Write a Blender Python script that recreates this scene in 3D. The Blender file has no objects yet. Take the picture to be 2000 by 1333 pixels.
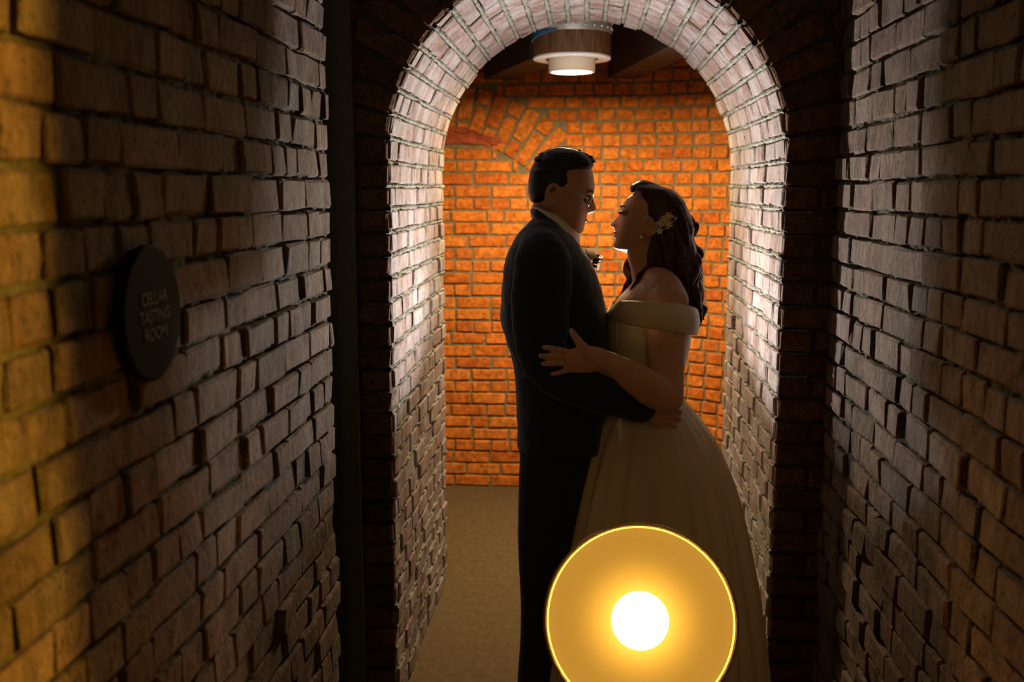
import bpy, bmesh, math, random
from mathutils import Vector, Matrix, noise

random.seed(11)
S = bpy.context.scene
COL = S.collection
PI = math.pi

# ------------------------------------------------------------------ camera
CAM_Z = 1.62
F_PX = 2000.0
YAW = math.atan(148.0 / F_PX)
PITCH = math.atan(291.5 / F_PX)
cd = bpy.data.cameras.new('camera')
cd.sensor_width = 36.0
cd.lens = 36.0 * F_PX / 2000.0
cd.clip_start = 0.02
cd.dof.use_dof = True
cd.dof.focus_distance = 2.80
cd.dof.aperture_fstop = 3.2
cam = bpy.data.objects.new('camera', cd)
COL.objects.link(cam)
cam.location = (0, 0, CAM_Z)
cam.rotation_euler = (PI / 2 - PITCH, 0, YAW)
S.camera = cam

# ------------------------------------------------------------------ exposure and world
S.view_settings.view_transform = 'Standard'
S.view_settings.look = 'None'
S.view_settings.gamma = 1.0
S.view_settings.exposure = 0.0
S.view_settings.use_curve_mapping = False
w = bpy.data.worlds.new('world')
S.world = w
w.use_nodes = True
w.node_tree.nodes['Background'].inputs[0].default_value = (0.35, 0.40, 0.22, 1)
w.node_tree.nodes['Background'].inputs[1].default_value = 0.02

# light strengths, kept here for tuning; each lamp is made in its own builder
FLASH_W = 68.0
CEILING_W = 84.0
SIDE_ROOM_W = 620.0
HALL_FILL_W = 14.0  # added fill from behind the camera

# ------------------------------------------------------------------ view geometry
_cy, _sy, _cp, _sp = math.cos(YAW), math.sin(YAW), math.cos(PITCH), math.sin(PITCH)
FWD = Vector((-_sy * _cp, _cy * _cp, -_sp))
RGT = Vector((_cy, _sy, 0))
UPV = Vector((-_sy * _sp, _cy * _sp, _cp))
CAMP = Vector((0, 0, CAM_Z))

def ray(px, py):
    return FWD + RGT * ((px - 1000.0) / F_PX) + UPV * ((666.5 - py) / F_PX)

def at(px, py, Y):
    d = ray(px, py)
    return CAMP + d * (Y / d.y)

def at_x(px, py, X):
    d = ray(px, py)
    return CAMP + d * (X / d.x)

def project(p):
    v = Vector(p) - CAMP
    z = v.dot(FWD)
    if z < 0.05:
        return None
    return (1000 + F_PX * v.dot(RGT) / z, 666.5 - F_PX * v.dot(UPV) / z, z)

# ------------------------------------------------------------------ materials
MATS = {}

def nt(name):
    m = bpy.data.materials.new(name)
    m.use_nodes = True
    t = m.node_tree
    return m, t, t.nodes['Principled BSDF']

def N(t, kind, **kw):
    n = t.nodes.new(kind)
    for k, v in kw.items():
        setattr(n, k, v)
    return n

def mixcol(t, fac, a, b, blend='MIX'):
    n = N(t, 'ShaderNodeMix', data_type='RGBA', blend_type=blend)
    for sock, v in ((n.inputs[0], fac), (n.inputs[6], a), (n.inputs[7], b)):
        if isinstance(v, (int, float)):
            sock.default_value = v
        elif isinstance(v, tuple):
            sock.default_value = v if len(v) == 4 else (*v, 1)
        else:
            t.links.new(v, sock)
    return n.outputs[2]

def ramp(t, src, stops):
    r = N(t, 'ShaderNodeValToRGB')
    e = r.color_ramp.elements
    while len(e) < len(stops):
        e.new(0.5)
    for el, (p, c) in zip(e, stops):
        el.position = p
        el.color = c if len(c) == 4 else (*c, 1)
    t.links.new(src, r.inputs[0])
    return r.outputs[0]

def noise_n(t, vec, scale, detail=5.0, rough=0.6):
    n = N(t, 'ShaderNodeTexNoise')
    n.inputs['Scale'].default_value = scale
    n.inputs['Detail'].default_value = detail
    n.inputs['Roughness'].default_value = rough
    if vec is not None:
        t.links.new(vec, n.inputs['Vector'])
    return n.outputs[0]

def stretched(t, sx, sy, sz):
    g = N(t, 'ShaderNodeNewGeometry')
    mp = N(t, 'ShaderNodeMapping')
    mp.inputs['Scale'].default_value = (sx, sy, sz)
    t.links.new(g.outputs['Position'], mp.inputs['Vector'])
    return mp.outputs[0], g

def bump(t, bsdf, heights, dist=0.004, strength=1.0):
    prev = None
    for h, d in heights:
        b = N(t, 'ShaderNodeBump')
        b.inputs['Strength'].default_value = strength
        b.inputs['Distance'].default_value = d
        t.links.new(h, b.inputs['Height'])
        if prev is not None:
            t.links.new(prev, b.inputs['Normal'])
        prev = b.outputs[0]
    t.links.new(prev, bsdf.inputs['Normal'])

def brick_mat(name, palette, bloom, bloom_col, streak=(1, 1, 1), relief=0.006, seed=0.0):
    m, t, b = nt(name)
    oi = N(t, 'ShaderNodeObjectInfo')
    vec, g = stretched(t, *streak)
    add = N(t, 'ShaderNodeMath', operation='ADD')
    t.links.new(oi.outputs['Random'], add.inputs[0])
    t.links.new(g.outputs['Random Per Island'], add.inputs[1])
    fr = N(t, 'ShaderNodeMath', operation='FRACT')
    t.links.new(add.outputs[0], fr.inputs[0])
    base = ramp(t, fr.outputs[0], [(i / (len(palette) - 1), c) for i, c in enumerate(palette)])
    n1 = noise_n(t, vec, 34.0, 7, 0.7)
    n2 = noise_n(t, vec, 9.0, 4, 0.6)
    n3 = noise_n(t, vec, 120.0, 4, 0.7)
    mott = ramp(t, n1, [(0.32, (0.42, 0.42, 0.42)), (0.66, (1.3, 1.3, 1.3))])
    c = mixcol(t, 1.0, base, mott, 'MULTIPLY')
    bl = ramp(t, n2, [(0.60 - 0.25 * bloom, (0, 0, 0)), (0.86 - 0.25 * bloom, (1, 1, 1))])
    sc = N(t, 'ShaderNodeMath', operation='MULTIPLY')
    t.links.new(bl, sc.inputs[0])
    sc.inputs[1].default_value = bloom
    c = mixcol(t, sc.outputs[0], c, bloom_col)
    pit = ramp(t, n3, [(0.34, (0.22, 0.20, 0.18)), (0.43, (1, 1, 1))])
    c = mixcol(t, 1.0, c, pit, 'MULTIPLY')
    t.links.new(c, b.inputs['Base Color'])
    b.inputs['Roughness'].default_value = 0.9
    b.inputs['Specular IOR Level'].default_value = 0.2
    bump(t, b, [(n1, relief), (n3, relief * 0.6)])
    MATS[name] = m
    return m

def mortar_mat(name, c0, c1, relief=0.006):
    m, t, b = nt(name)
    vec, g = stretched(t, 1, 1, 1)
    n1 = noise_n(t, vec, 30.0, 6, 0.7)
    n2 = noise_n(t, vec, 160.0, 4, 0.7)
    c = ramp(t, n1, [(0.3, c0), (0.7, c1)])
    t.links.new(c, b.inputs['Base Color'])
    b.inputs['Roughness'].default_value = 0.95
    b.inputs['Specular IOR Level'].default_value = 0.15
    bump(t, b, [(n1, relief), (n2, relief * 0.4)])
    MATS[name] = m
    return m

def plain(name, col, rough=0.6, metal=0.0, spec=0.4, noise_amt=0.0, nscale=20.0, relief=0.0, streak=(1, 1, 1), sheen=0.0, sss=0.0, trans=0.0, emit=None):
    m, t, b = nt(name)
    vec, g = stretched(t, *streak)
    n1 = noise_n(t, vec, nscale, 5, 0.6)
    lo = tuple(max(0, c * (1 - noise_amt)) for c in col)
    hi = tuple(min(1, c * (1 + noise_amt)) for c in col)
    c = ramp(t, n1, [(0.3, lo), (0.7, hi)])
    t.links.new(c, b.inputs['Base Color'])
    b.inputs['Roughness'].default_value = rough
    b.inputs['Metallic'].default_value = metal
    b.inputs['Specular IOR Level'].default_value = spec
    b.inputs['Sheen Weight'].default_value = sheen
    if sss:
        b.inputs['Subsurface Weight'].default_value = sss
        b.inputs['Subsurface Radius'].default_value = (0.012, 0.005, 0.003)
        b.inputs['Subsurface Scale'].default_value = 1.0
    if relief:
        bump(t, b, [(n1, relief)])
    if emit:
        b.inputs['Emission Color'].default_value = (*emit[0], 1)
        b.inputs['Emission Strength'].default_value = emit[1]
    if trans:
        tr = N(t, 'ShaderNodeBsdfTranslucent')
        t.links.new(c, tr.inputs[0])
        mx = N(t, 'ShaderNodeMixShader')
        mx.inputs[0].default_value = trans
        t.links.new(b.outputs[0], mx.inputs[1])
        t.links.new(tr.outputs[0], mx.inputs[2])
        t.links.new(mx.outputs[0], t.nodes['Material Output'].inputs[0])
    MATS[name] = m
    return m

brick_mat('brick_hall', [(0.085, 0.055, 0.034), (0.13, 0.080, 0.056), (0.16, 0.105, 0.078), (0.10, 0.070, 0.046), (0.14, 0.085, 0.060)], 0.45, (0.22, 0.195, 0.17), (1, 1, 0.5), 0.013)
brick_mat('brick_passage', [(0.15, 0.092, 0.074), (0.20, 0.138, 0.120), (0.175, 0.112, 0.090), (0.215, 0.165, 0.15), (0.135, 0.085, 0.07)], 0.75, (0.27, 0.255, 0.25), (1, 1, 0.5), 0.009)
brick_mat('brick_face', [(0.10, 0.042, 0.022), (0.14, 0.065, 0.030), (0.075, 0.035, 0.022), (0.15, 0.08, 0.035)], 0.2, (0.15, 0.125, 0.08), (1, 1, 1), 0.008)
brick_mat('brick_chamber', [(0.46, 0.120, 0.012), (0.52, 0.150, 0.018), (0.40, 0.095, 0.010), (0.55, 0.175, 0.026), (0.47, 0.132, 0.014)], 0.16, (0.62, 0.28, 0.10), (1, 1, 1), 0.006)
mortar_mat('mortar_hall', (0.05, 0.045, 0.030), (0.11, 0.10, 0.07), 0.012)
mortar_mat('mortar_passage', (0.10, 0.096, 0.068), (0.25, 0.245, 0.205), 0.010)
mortar_mat('mortar_chamber', (0.10, 0.080, 0.040), (0.20, 0.16, 0.085), 0.006)
mortar_mat('concrete', (0.07, 0.066, 0.050), (0.10, 0.095, 0.075), 0.003)
mortar_mat('red_stone', (0.26, 0.05, 0.02), (0.42, 0.10, 0.04), 0.012)
mortar_mat('floor_concrete', (0.055, 0.036, 0.016), (0.09, 0.060, 0.026), 0.003)
mortar_mat('plaster_dark', (0.05, 0.042, 0.03), (0.07, 0.06, 0.042), 0.003)
plain('beam_wood', (0.030, 0.020, 0.012), 0.75, noise_amt=0.5, nscale=14, relief=0.003, streak=(1, 6, 6))
plain('drum_wood', (0.10, 0.046, 0.018), 0.45, noise_amt=0.65, nscale=16, relief=0.001, streak=(5, 5, 0.5))
plain('galvanised', (0.20, 0.19, 0.17), 0.5, metal=0.5, noise_amt=0.2, nscale=40)
plain('white_paint', (0.80, 0.78, 0.72), 0.4)
plain('blue_tape', (0.02, 0.13, 0.26), 0.5)
plain('cream_enamel', (0.72, 0.62, 0.48), 0.4)
plain('lamp_lens', (1, 0.95, 0.85), 0.3, emit=((1.0, 0.93, 0.78), 14.0))
plain('black_metal', (0.012, 0.012, 0.012), 0.4)
plain('black_plastic', (0.02, 0.02, 0.02), 0.5)
plain('sign_black', (0.004, 0.004, 0.004), 0.8, spec=0.05)
plain('sign_letters', (0.05, 0.065, 0.05), 0.6)
plain('flash_lens', (1, 1, 1), 0.3, emit=((1.0, 0.98, 0.95), 12.0))
plain('flare_disc_glow', (1, 0.97, 0.9), 0.3, emit=((1.0, 0.46, 0.08), 45.0))  # glow of the made-up lamp, stands for the flare disc
plain('flare_amber', (0.105, 0.105, 0.055), 0.7, spec=0.3)  # dish of the made-up lamp, stands for the amber flare
plain('brass', (0.85, 0.52, 0.18), 0.22, metal=1.0)
plain('suit_navy', (0.012, 0.024, 0.052), 0.85, sheen=0.15, noise_amt=0.15, nscale=300)
plain('trouser_navy', (0.010, 0.018, 0.036), 0.85, sheen=0.1, noise_amt=0.15, nscale=300)
plain('lapel_navy', (0.010, 0.018, 0.040), 0.6)
plain('shirt_white', (0.82, 0.78, 0.70), 0.7)
plain('skin', (0.55, 0.30, 0.19), 0.5, sss=0.15, noise_amt=0.06, nscale=40)
plain('skin_bride', (0.60, 0.34, 0.22), 0.5, sss=0.15, noise_amt=0.05, nscale=40)
plain('lip', (0.42, 0.12, 0.09), 0.4)
plain('eye_white', (0.38, 0.33, 0.28), 0.3, spec=0.2)
plain('iris', (0.05, 0.03, 0.02), 0.1)
plain('hair_black', (0.010, 0.007, 0.006), 0.5, noise_amt=0.4, nscale=200, relief=0.001)
plain('hair_auburn', (0.050, 0.012, 0.008), 0.38, noise_amt=0.5, nscale=120, relief=0.001)
plain('satin', (0.74, 0.66, 0.50), 0.42, spec=0.5, noise_amt=0.04, nscale=10)
plain('tulle', (0.72, 0.62, 0.42), 0.7, trans=0.25)
plain('pearl', (0.85, 0.80, 0.70), 0.2, spec=0.7)
plain('gold_wire', (0.85, 0.70, 0.42), 0.3, metal=0.35)
plain('silver', (0.85, 0.83, 0.80), 0.18, metal=1.0)
plain('diamond', (0.95, 0.95, 0.95), 0.05, spec=1.0)
plain('rose_cream', (0.82, 0.72, 0.56), 0.6, trans=0.2)
plain('leaf_dark', (0.03, 0.06, 0.03), 0.6)
plain('babys_breath', (0.85, 0.87, 0.84), 0.6, trans=0.3)
plain('nail', (0.72, 0.52, 0.44), 0.2)
plain('shoe_leather', (0.015, 0.012, 0.010), 0.3)

def glass_mat():
    m, t, b = nt('spectacle_glass')
    b.inputs['Base Color'].default_value = (0.95, 0.97, 0.95, 1)
    b.inputs['Roughness'].default_value = 0.02
    b.inputs['Transmission Weight'].default_value = 1.0
    b.inputs['IOR'].default_value = 1.1
    MATS['spectacle_glass'] = m
glass_mat()

# ------------------------------------------------------------------ mesh helpers
def mesh_of(name, verts, faces, smooth=False):
    me = bpy.data.meshes.new(name)
    me.from_pydata([tuple(v) for v in verts], [], faces)
    me.validate()
    bm = bmesh.new()
    bm.from_mesh(me)
    bmesh.ops.recalc_face_normals(bm, faces=bm.faces)
    bm.to_mesh(me)
    bm.free()
    if smooth:
        me.polygons.foreach_set('use_smooth', [True] * len(me.polygons))
    return me

def link(name, me, mat, parent=None):
    o = bpy.data.objects.new(name, me)
    COL.objects.link(o)
    if me is not None and mat:
        if len(me.materials) == 0:
            me.materials.append(MATS[mat])
    if parent is not None:
        o.parent = parent
    return o

def obj(name, vf, mat, parent=None, smooth=False):
    """vf = (verts, faces) in world coordinates; parented things keep world coordinates through the inverse."""
    me = mesh_of(name, vf[0], vf[1], smooth)
    o = link(name, me, mat, parent)
    if parent is not None:
        o.matrix_parent_inverse = parent_inv(parent)
    return o

def parent_inv(p):
    M = Matrix.Translation(p.location) @ p.rotation_euler.to_matrix().to_4x4()
    q = p
    if p.parent is not None:
        M = Matrix.Identity(4)      # parts sit at the origin of the world
    return M.inverted()

def thing(name, label, cat, loc, group=None):
    o = bpy.data.objects.new(name, None)
    o.empty_display_size = 0.05
    COL.objects.link(o)
    o.location = loc
    o['label'] = label
    o['category'] = cat
    if group:
        o['group'] = group
    return o

def tag(o, label, cat):
    o['label'] = label
    o['category'] = cat

def struct(o, label=None):
    o['kind'] = 'structure'
    if label:
        o['label'] = label
    return o

class VF:
    def __init__(self):
        self.v = []
        self.f = []
    def add(self, vf):
        n = len(self.v)
        self.v += [Vector(p) for p in vf[0]]
        self.f += [tuple(i + n for i in q) for q in vf[1]]
        return self
    @property
    def t(self):
        return (self.v, self.f)

def box(x0, x1, y0, y1, z0, z1):
    v = [(x, y, z) for x in (x0, x1) for y in (y0, y1) for z in (z0, z1)]
    f = [(0, 1, 3, 2), (4, 6, 7, 5), (0, 4, 5, 1), (2, 3, 7, 6), (0, 2, 6, 4), (1, 5, 7, 3)]
    return v, f

def obox(c, ax, ay, az, sx, sy, sz):
    v = []
    for i in (-1, 1):
        for j in (-1, 1):
            for k in (-1, 1):
                v.append(Vector(c) + ax * (i * sx / 2) + ay * (j * sy / 2) + az * (k * sz / 2))
    return v, box(0, 1, 0, 1, 0, 1)[1]

def rings(ringlist, cap=True, closed=True):
    n = len(ringlist[0])
    v = [Vector(p) for r in ringlist for p in r]
    f = []
    for i in range(len(ringlist) - 1):
        for j in range(n if closed else n - 1):
            a = i * n + j
            b = i * n + (j + 1) % n
            f.append((a, b, b + n, a + n))
    if cap:
        f.append(tuple(range(n - 1, -1, -1)))
        m = (len(ringlist) - 1) * n
        f.append(tuple(range(m, m + n)))
    return v, f

def catmull(pts, sub):
    out = []
    n = len(pts)
    for i in range(n - 1):
        p0 = pts[max(i - 1, 0)]
        p1 = pts[i]
        p2 = pts[i + 1]
        p3 = pts[min(i + 2, n - 1)]
        for k in range(sub):
            t = k / sub
            out.append(tuple(0.5 * ((2 * b) + (-a + c) * t + (2 * a - 5 * b + 4 * c - d) * t * t + (-a + 3 * b - 3 * c + d) * t ** 3) for a, b, c, d in zip(p0, p1, p2, p3)))
    out.append(tuple(pts[-1]))
    return out

def tube(pts, radii, n=14, sub=5, side=Vector((0, 1, 0)), round_ends=True):
    """pts: Vectors; radii: r or (r_plane, r_side). Cross sections face along the path, second axis near `side`."""
    data = []
    for p, r in zip(pts, radii):
        ra, rb = r if isinstance(r, tuple) else (r, r)
        data.append((p[0], p[1], p[2], ra, rb))
    d = catmull(data, sub) if sub > 1 else data
    P = [Vector(q[:3]) for q in d]
    R = [(max(q[3], 1e-4), max(q[4], 1e-4)) for q in d]
    frames = []
    for i in range(len(P)):
        t = (P[min(i + 1, len(P) - 1)] - P[max(i - 1, 0)])
        t = t.normalized() if t.length > 1e-9 else Vector((0, 0, 1))
        e1 = t.cross(side)
        if e1.length < 1e-3:
            e1 = t.cross(Vector((1, 0, 0.3)))
        e1.normalize()
        e2 = e1.cross(t).normalized()
        frames.append((t, e1, e2))
    rl = []
    def ring(p, fr, ra, rb):
        return [p + fr[1] * (ra * math.cos(2 * PI * k / n)) + fr[2] * (rb * math.sin(2 * PI * k / n)) for k in range(n)]
    if round_ends:
        t, e1, e2 = frames[0]
        rm = min(R[0])
        for a in (0.15, 0.5, 0.8):
            rl.append(ring(P[0] - t * (rm * math.cos(a * PI / 2)), frames[0], R[0][0] * math.sin(a * PI / 2), R[0][1] * math.sin(a * PI / 2)))
    for p, fr, (ra, rb) in zip(P, frames, R):
        rl.append(ring(p, fr, ra, rb))
    if round_ends:
        t, e1, e2 = frames[-1]
        rm = min(R[-1])
        for a in (0.8, 0.5, 0.15):
            rl.append(ring(P[-1] + t * (rm * math.cos(a * PI / 2)), frames[-1], R[-1][0] * math.sin(a * PI / 2), R[-1][1] * math.sin(a * PI / 2)))
    return rings(rl)

def ball(c, rx, ry=None, rz=None, n=12, m=8):
    ry = rx if ry is None else ry
    rz = rx if rz is None else rz
    rl = []
    for i in range(m + 1):
        a = -PI / 2 + PI * i / m
        ca = max(math.cos(a), 0.02)
        rl.append([Vector(c) + Vector((rx * ca * math.cos(2 * PI * k / n), ry * ca * math.sin(2 * PI * k / n), rz * math.sin(a))) for k in range(n)])
    return rings(rl)

def lathe(profile, c, axis=Vector((0, 0, 1)), n=48, cap=False):
    axis = axis.normalized()
    a = axis.cross(Vector((1, 0, 0)))
    if a.length < 0.1:
        a = axis.cross(Vector((0, 1, 0)))
    a.normalize()
    b = axis.cross(a)
    rl = [[Vector(c) + axis * h + a * (r * math.cos(2 * PI * k / n)) + b * (r * math.sin(2 * PI * k / n)) for k in range(n)] for r, h in profile]
    return rings(rl, cap=cap)

def torus(c, axis, R, r, n=64, m=10, rx=1.0):
    axis = axis.normalized()
    a = axis.cross(Vector((0, 0, 1)))
    if a.length < 0.1:
        a = axis.cross(Vector((0, 1, 0)))
    a.normalize()
    b = a.cross(axis).normalized()
    rl = []
    for i in range(n + 1):
        u = 2 * PI * i / n
        d = a * math.cos(u) * rx + b * math.sin(u)
        ctr = Vector(c) + d * R
        rl.append([ctr + d.normalized() * (r * math.cos(2 * PI * k / m)) + axis * (r * math.sin(2 * PI * k / m)) for k in range(m)])
    return rings(rl, cap=False)

def remesh(name, vf, voxel, smooth_iter=3):
    me = mesh_of(name + '_raw', vf[0], vf[1])
    o = bpy.data.objects.new(name + '_raw', me)
    COL.objects.link(o)
    r = o.modifiers.new('r', 'REMESH')
    r.mode = 'VOXEL'
    r.voxel_size = voxel
    r.adaptivity = 0.0
    if smooth_iter:
        sm = o.modifiers.new('s', 'SMOOTH')
        sm.factor = 0.5
        sm.iterations = smooth_iter
    dg = bpy.context.evaluated_depsgraph_get()
    ev = o.evaluated_get(dg)
    out = bpy.data.meshes.new_from_object(ev)
    bpy.data.objects.remove(o)
    bpy.data.meshes.remove(me)
    out.name = name
    out.polygons.foreach_set('use_smooth', [True] * len(out.polygons))
    out.materials.clear()
    return out

def smooth_hull(vf, voxel=0.003, it=7):
    me = remesh('hull', vf, voxel, it)
    out = ([v.co.copy() for v in me.vertices], [tuple(p.vertices) for p in me.polygons])
    bpy.data.meshes.remove(me)
    return out

def ripple(me, fn):
    cos = [v.co.copy() for v in me.vertices]
    nos = [v.vector.copy() for v in me.vertex_normals]
    flat = []
    for q, n in zip(cos, nos):
        flat.extend(q + n * fn(q))
    me.vertices.foreach_set('co', flat)
    me.update()

def lerp_table(tab, y):
    if y <= tab[0][0]:
        return tab[0][1]
    for (a, b), (c, d) in zip(tab, tab[1:]):
        if y <= c:
            k = (y - a) / (c - a)
            return b + (d - b) * k
    return tab[-1][1]

# ------------------------------------------------------------------ bricks
def brick_unit(seed, rough, bow=0.5):
    """unit brick: front at y=-0.5, worn arrises, about 50 triangles"""
    rnd = random.Random(seed)
    nx, nz = 4, 3
    gx = (-0.5, -0.46, rnd.uniform(-0.2, 0.2), 0.46, 0.5)
    gz = (-0.5, -0.41, 0.41, 0.5)
    v, f = [], []
    for k in range(nz + 1):
        for i in range(nx + 1):
            x = gx[i]
            z = gz[k]
            edge = (i in (0, nx)) + (k in (0, nz))
            y = -0.5 + (0.05 if edge == 1 else 0.11 if edge == 2 else 0) + rnd.uniform(-1, 1) * rough * bow
            xx = x * (0.985 if edge else 1) + rnd.uniform(-1, 1) * rough * 0.25
            zz = z * (0.97 if edge else 1) + rnd.uniform(-1, 1) * rough * 0.7
            v.append((xx, y, zz))
    def id_(i, k):
        return k * (nx + 1) + i
    for k in range(nz):
        for i in range(nx):
            f.append((id_(i, k), id_(i + 1, k), id_(i + 1, k + 1), id_(i, k + 1)))
    loop = [id_(i, 0) for i in range(nx + 1)] + [id_(nx, k) for k in range(1, nz + 1)] + [id_(i, nz) for i in range(nx - 1, -1, -1)] + [id_(0, k) for k in range(nz - 1, 0, -1)]
    base = len(v)
    for q in loop:
        x, y, z = v[q]
        v.append((x, 0.5, z))
    L = len(loop)
    for j in range(L):
        f.append((loop[j], base + j, base + (j + 1) % L, loop[(j + 1) % L]))
    return v, f

VARIANTS = {}
def variants(kind, mat, rough, bow=0.5, count=9):
    out = []
    for i in range(count):
        v, f = brick_unit(100 + i * 7 + len(kind), rough, bow)
        me = mesh_of('brick', v, f)
        me.materials.append(MATS[mat])
        out.append((me, v, f))
    VARIANTS[kind] = out

variants('hall', 'brick_hall', 0.06, 0.35)
variants('passage', 'brick_passage', 0.05, 0.2)
variants('face', 'brick_face', 0.06)
variants('chamber', 'brick_chamber', 0.05)

HIDE = [(1010, 300, 1150, 1333), (1215, 380, 1335, 1333)]

def lay(parent, kind, specs, limit=295):
    """specs: (centre of front face, ax (width), an (outward normal), az (height), w, d, h). Largest in view become brick objects."""
    scored = []
    for s in specs:
        c, ax, an, az, bw, bd, bh = s
        ps = [project(Vector(c) + ax * (bw * i / 2) + az * (bh * k / 2)) for i in (-1, 1) for k in (-1, 1)]
        score = 0
        if all(p is not None for p in ps):
            xs = [p[0] for p in ps]
            ys = [p[1] for p in ps]
            if max(xs) > 0 and min(xs) < 2000 and max(ys) > 0 and min(ys) < 1333 and (Vector(c) - CAMP).dot(an) < 0:
                score = (max(xs) - min(xs)) * (max(ys) - min(ys))
                mx, my = sum(xs) / 4, sum(ys) / 4
                if parent.name.startswith('wall_back') and any(a < mx < c2 and b < my < d2 for a, b, c2, d2 in HIDE):
                    score = 0.0
        scored.append((score, s))
    scored.sort(key=lambda q: -q[0])
    single = [s for sc, s in scored[:limit] if sc > 0]
    rest = [s for sc, s in scored if sc <= 0] + [s for sc, s in scored[limit:] if sc > 0]
    rnd = random.Random(len(specs))
    def mat_of(s):
        c, ax, an, az, bw, bd, bh = s
        ay = -an
        flip = rnd.choice((1, -1))
        X = ax * flip
        Zs = az * (flip if X.cross(ay).dot(az * flip) > 0 else -flip)
        M = Matrix((
            (X.x * bw, ay.x * bd, Zs.x * bh, c[0] + ay.x * bd / 2),
            (X.y * bw, ay.y * bd, Zs.y * bh, c[1] + ay.y * bd / 2),
            (X.z * bw, ay.z * bd, Zs.z * bh, c[2] + ay.z * bd / 2),
            (0, 0, 0, 1)))
        return M
    for s in single:
        me = rnd.choice(VARIANTS[kind])[0]
        o = bpy.data.objects.new('brick', me)
        COL.objects.link(o)
        o.parent = parent
        o.matrix_local = mat_of(s)
    if rest:
        acc = VF()
        for s in rest:
            me, v, f = rnd.choice(VARIANTS[kind])
            M = mat_of(s)
            acc.add(([M @ Vector(p) for p in v], f))
        o = obj('brickwork', acc.t, VARIANTS[kind][0][0].materials[0].name, parent)
        o['kind'] = 'stuff'
    return len(single), len(rest)

def rough_sheet(fn, nu, nv, amp, scale=40.0, normal_fn=None):
    v = []
    for i in range(nu + 1):
        for j in range(nv + 1):
            p, n = fn(i / nu, j / nv)
            p = Vector(p)
            h = noise.noise(p * scale) * amp + noise.noise(p * scale * 2.7) * amp * 0.5
            v.append(p + Vector(n) * h)
    f = []
    for i in range(nu):
        for j in range(nv):
            a = i * (nv + 1) + j
            f.append((a, a + 1, a + nv + 2, a + nv + 1))
    return v, f

CH = 0.0680          # course height
BL = 0.200           # stretcher length with joint
HD = 0.100           # header width with joint
JT = 0.010

# main planes
XL, XR = -0.662, 0.695
Y_END = 2.61         # end of the left hall wall
Y_ARCH = 3.00
Y_FAR = 4.14
RAD = 0.569
CX = -0.0135
Z_SPR = 1.708
H_TOP = 2.75

XA = Vector((1, 0, 0))
YA = Vector((0, 1, 0))
ZA = Vector((0, 0, 1))

def row_of(length, start, rnd, mix=0.45):
    """cuts a course into (offset, width) pieces"""
    out = []
    u = start
    while u < length:
        wd = HD if rnd.random() < mix else BL
        wd *= rnd.uniform(0.92, 1.08)
        a, b = max(u, 0), min(u + wd, length)
        if b - a > 0.035:
            out.append((a, b - a))
        u += wd
    return out

# ------------------------------------------------------------------ hall walls
def hall_wall(name, X, sgn, y0, y1, seed, label, ch):
    """brick wall along Y at plane X, facing sgn*X"""
    rnd = random.Random(seed)
    n = Vector((sgn, 0, 0))
    back = X - sgn * 0.012
    sheet = VF()
    ys = max(y0, 0.3)
    sheet.add(rough_sheet(lambda u, v: ((back, ys + (y1 - ys) * u, H_TOP * v), n), 130, 150, 0.007, 45))
    sheet.add(box(min(back - sgn * 0.01, X - sgn * 0.22), max(back - sgn * 0.01, X - sgn * 0.22), y0, y1, 0, H_TOP))
    wall = struct(obj(name, sheet.t, 'mortar_hall'), label)
    specs = []
    z = 0.0
    r = 0
    while z < H_TOP - 0.02:
        h = ch * rnd.uniform(0.94, 1.06)
        for a, wd in row_of(y1 - max(y0, 0.5), -rnd.uniform(0, BL), rnd, 0.55):
            yc = y1 - a - wd / 2
            j = rnd.uniform(0.003, 0.009)
            fx = X + sgn * rnd.uniform(-0.006, 0.006)
            tilt = rnd.uniform(-0.05, 0.05)
            nn = Vector((sgn, tilt, rnd.uniform(-0.06, 0.06))).normalized()
            ax = Vector((-nn.y * sgn, abs(nn.x), 0)).normalized()
            az = ax.cross(nn)
            if az.z < 0:
                az = -az
            specs.append((Vector((fx, yc, z + h / 2 + rnd.uniform(-0.002, 0.002))), ax, nn, az, wd - j, 0.09, h - j))
        z += h
        r += 1
    lay(wall, 'hall', specs)
    return wall

wall_left = hall_wall('wall_left', XL, 1, -3.2, Y_END, 3, 'rough pale brick wall along the left of the hall', 0.0715)

# right wall has a doorway to a side room behind the picture's edge
wall_right = hall_wall('wall_right', XR, -1, 1.37, Y_ARCH, 8, 'dark brick wall along the right of the hall', 0.0715)

# recess beside the left wall's end
struct(obj('wall_recess', box(-0.95, -0.780, Y_END - 0.02, Y_ARCH, 0, H_TOP), 'concrete'), 'shadowed concrete wall in the recess beside the arch')
struct(obj('trim_1', box(-0.785, -0.682, Y_ARCH - 0.035, Y_ARCH + 0.02, 0, H_TOP), 'concrete'), 'grey concrete strip between left wall and arch')

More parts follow.
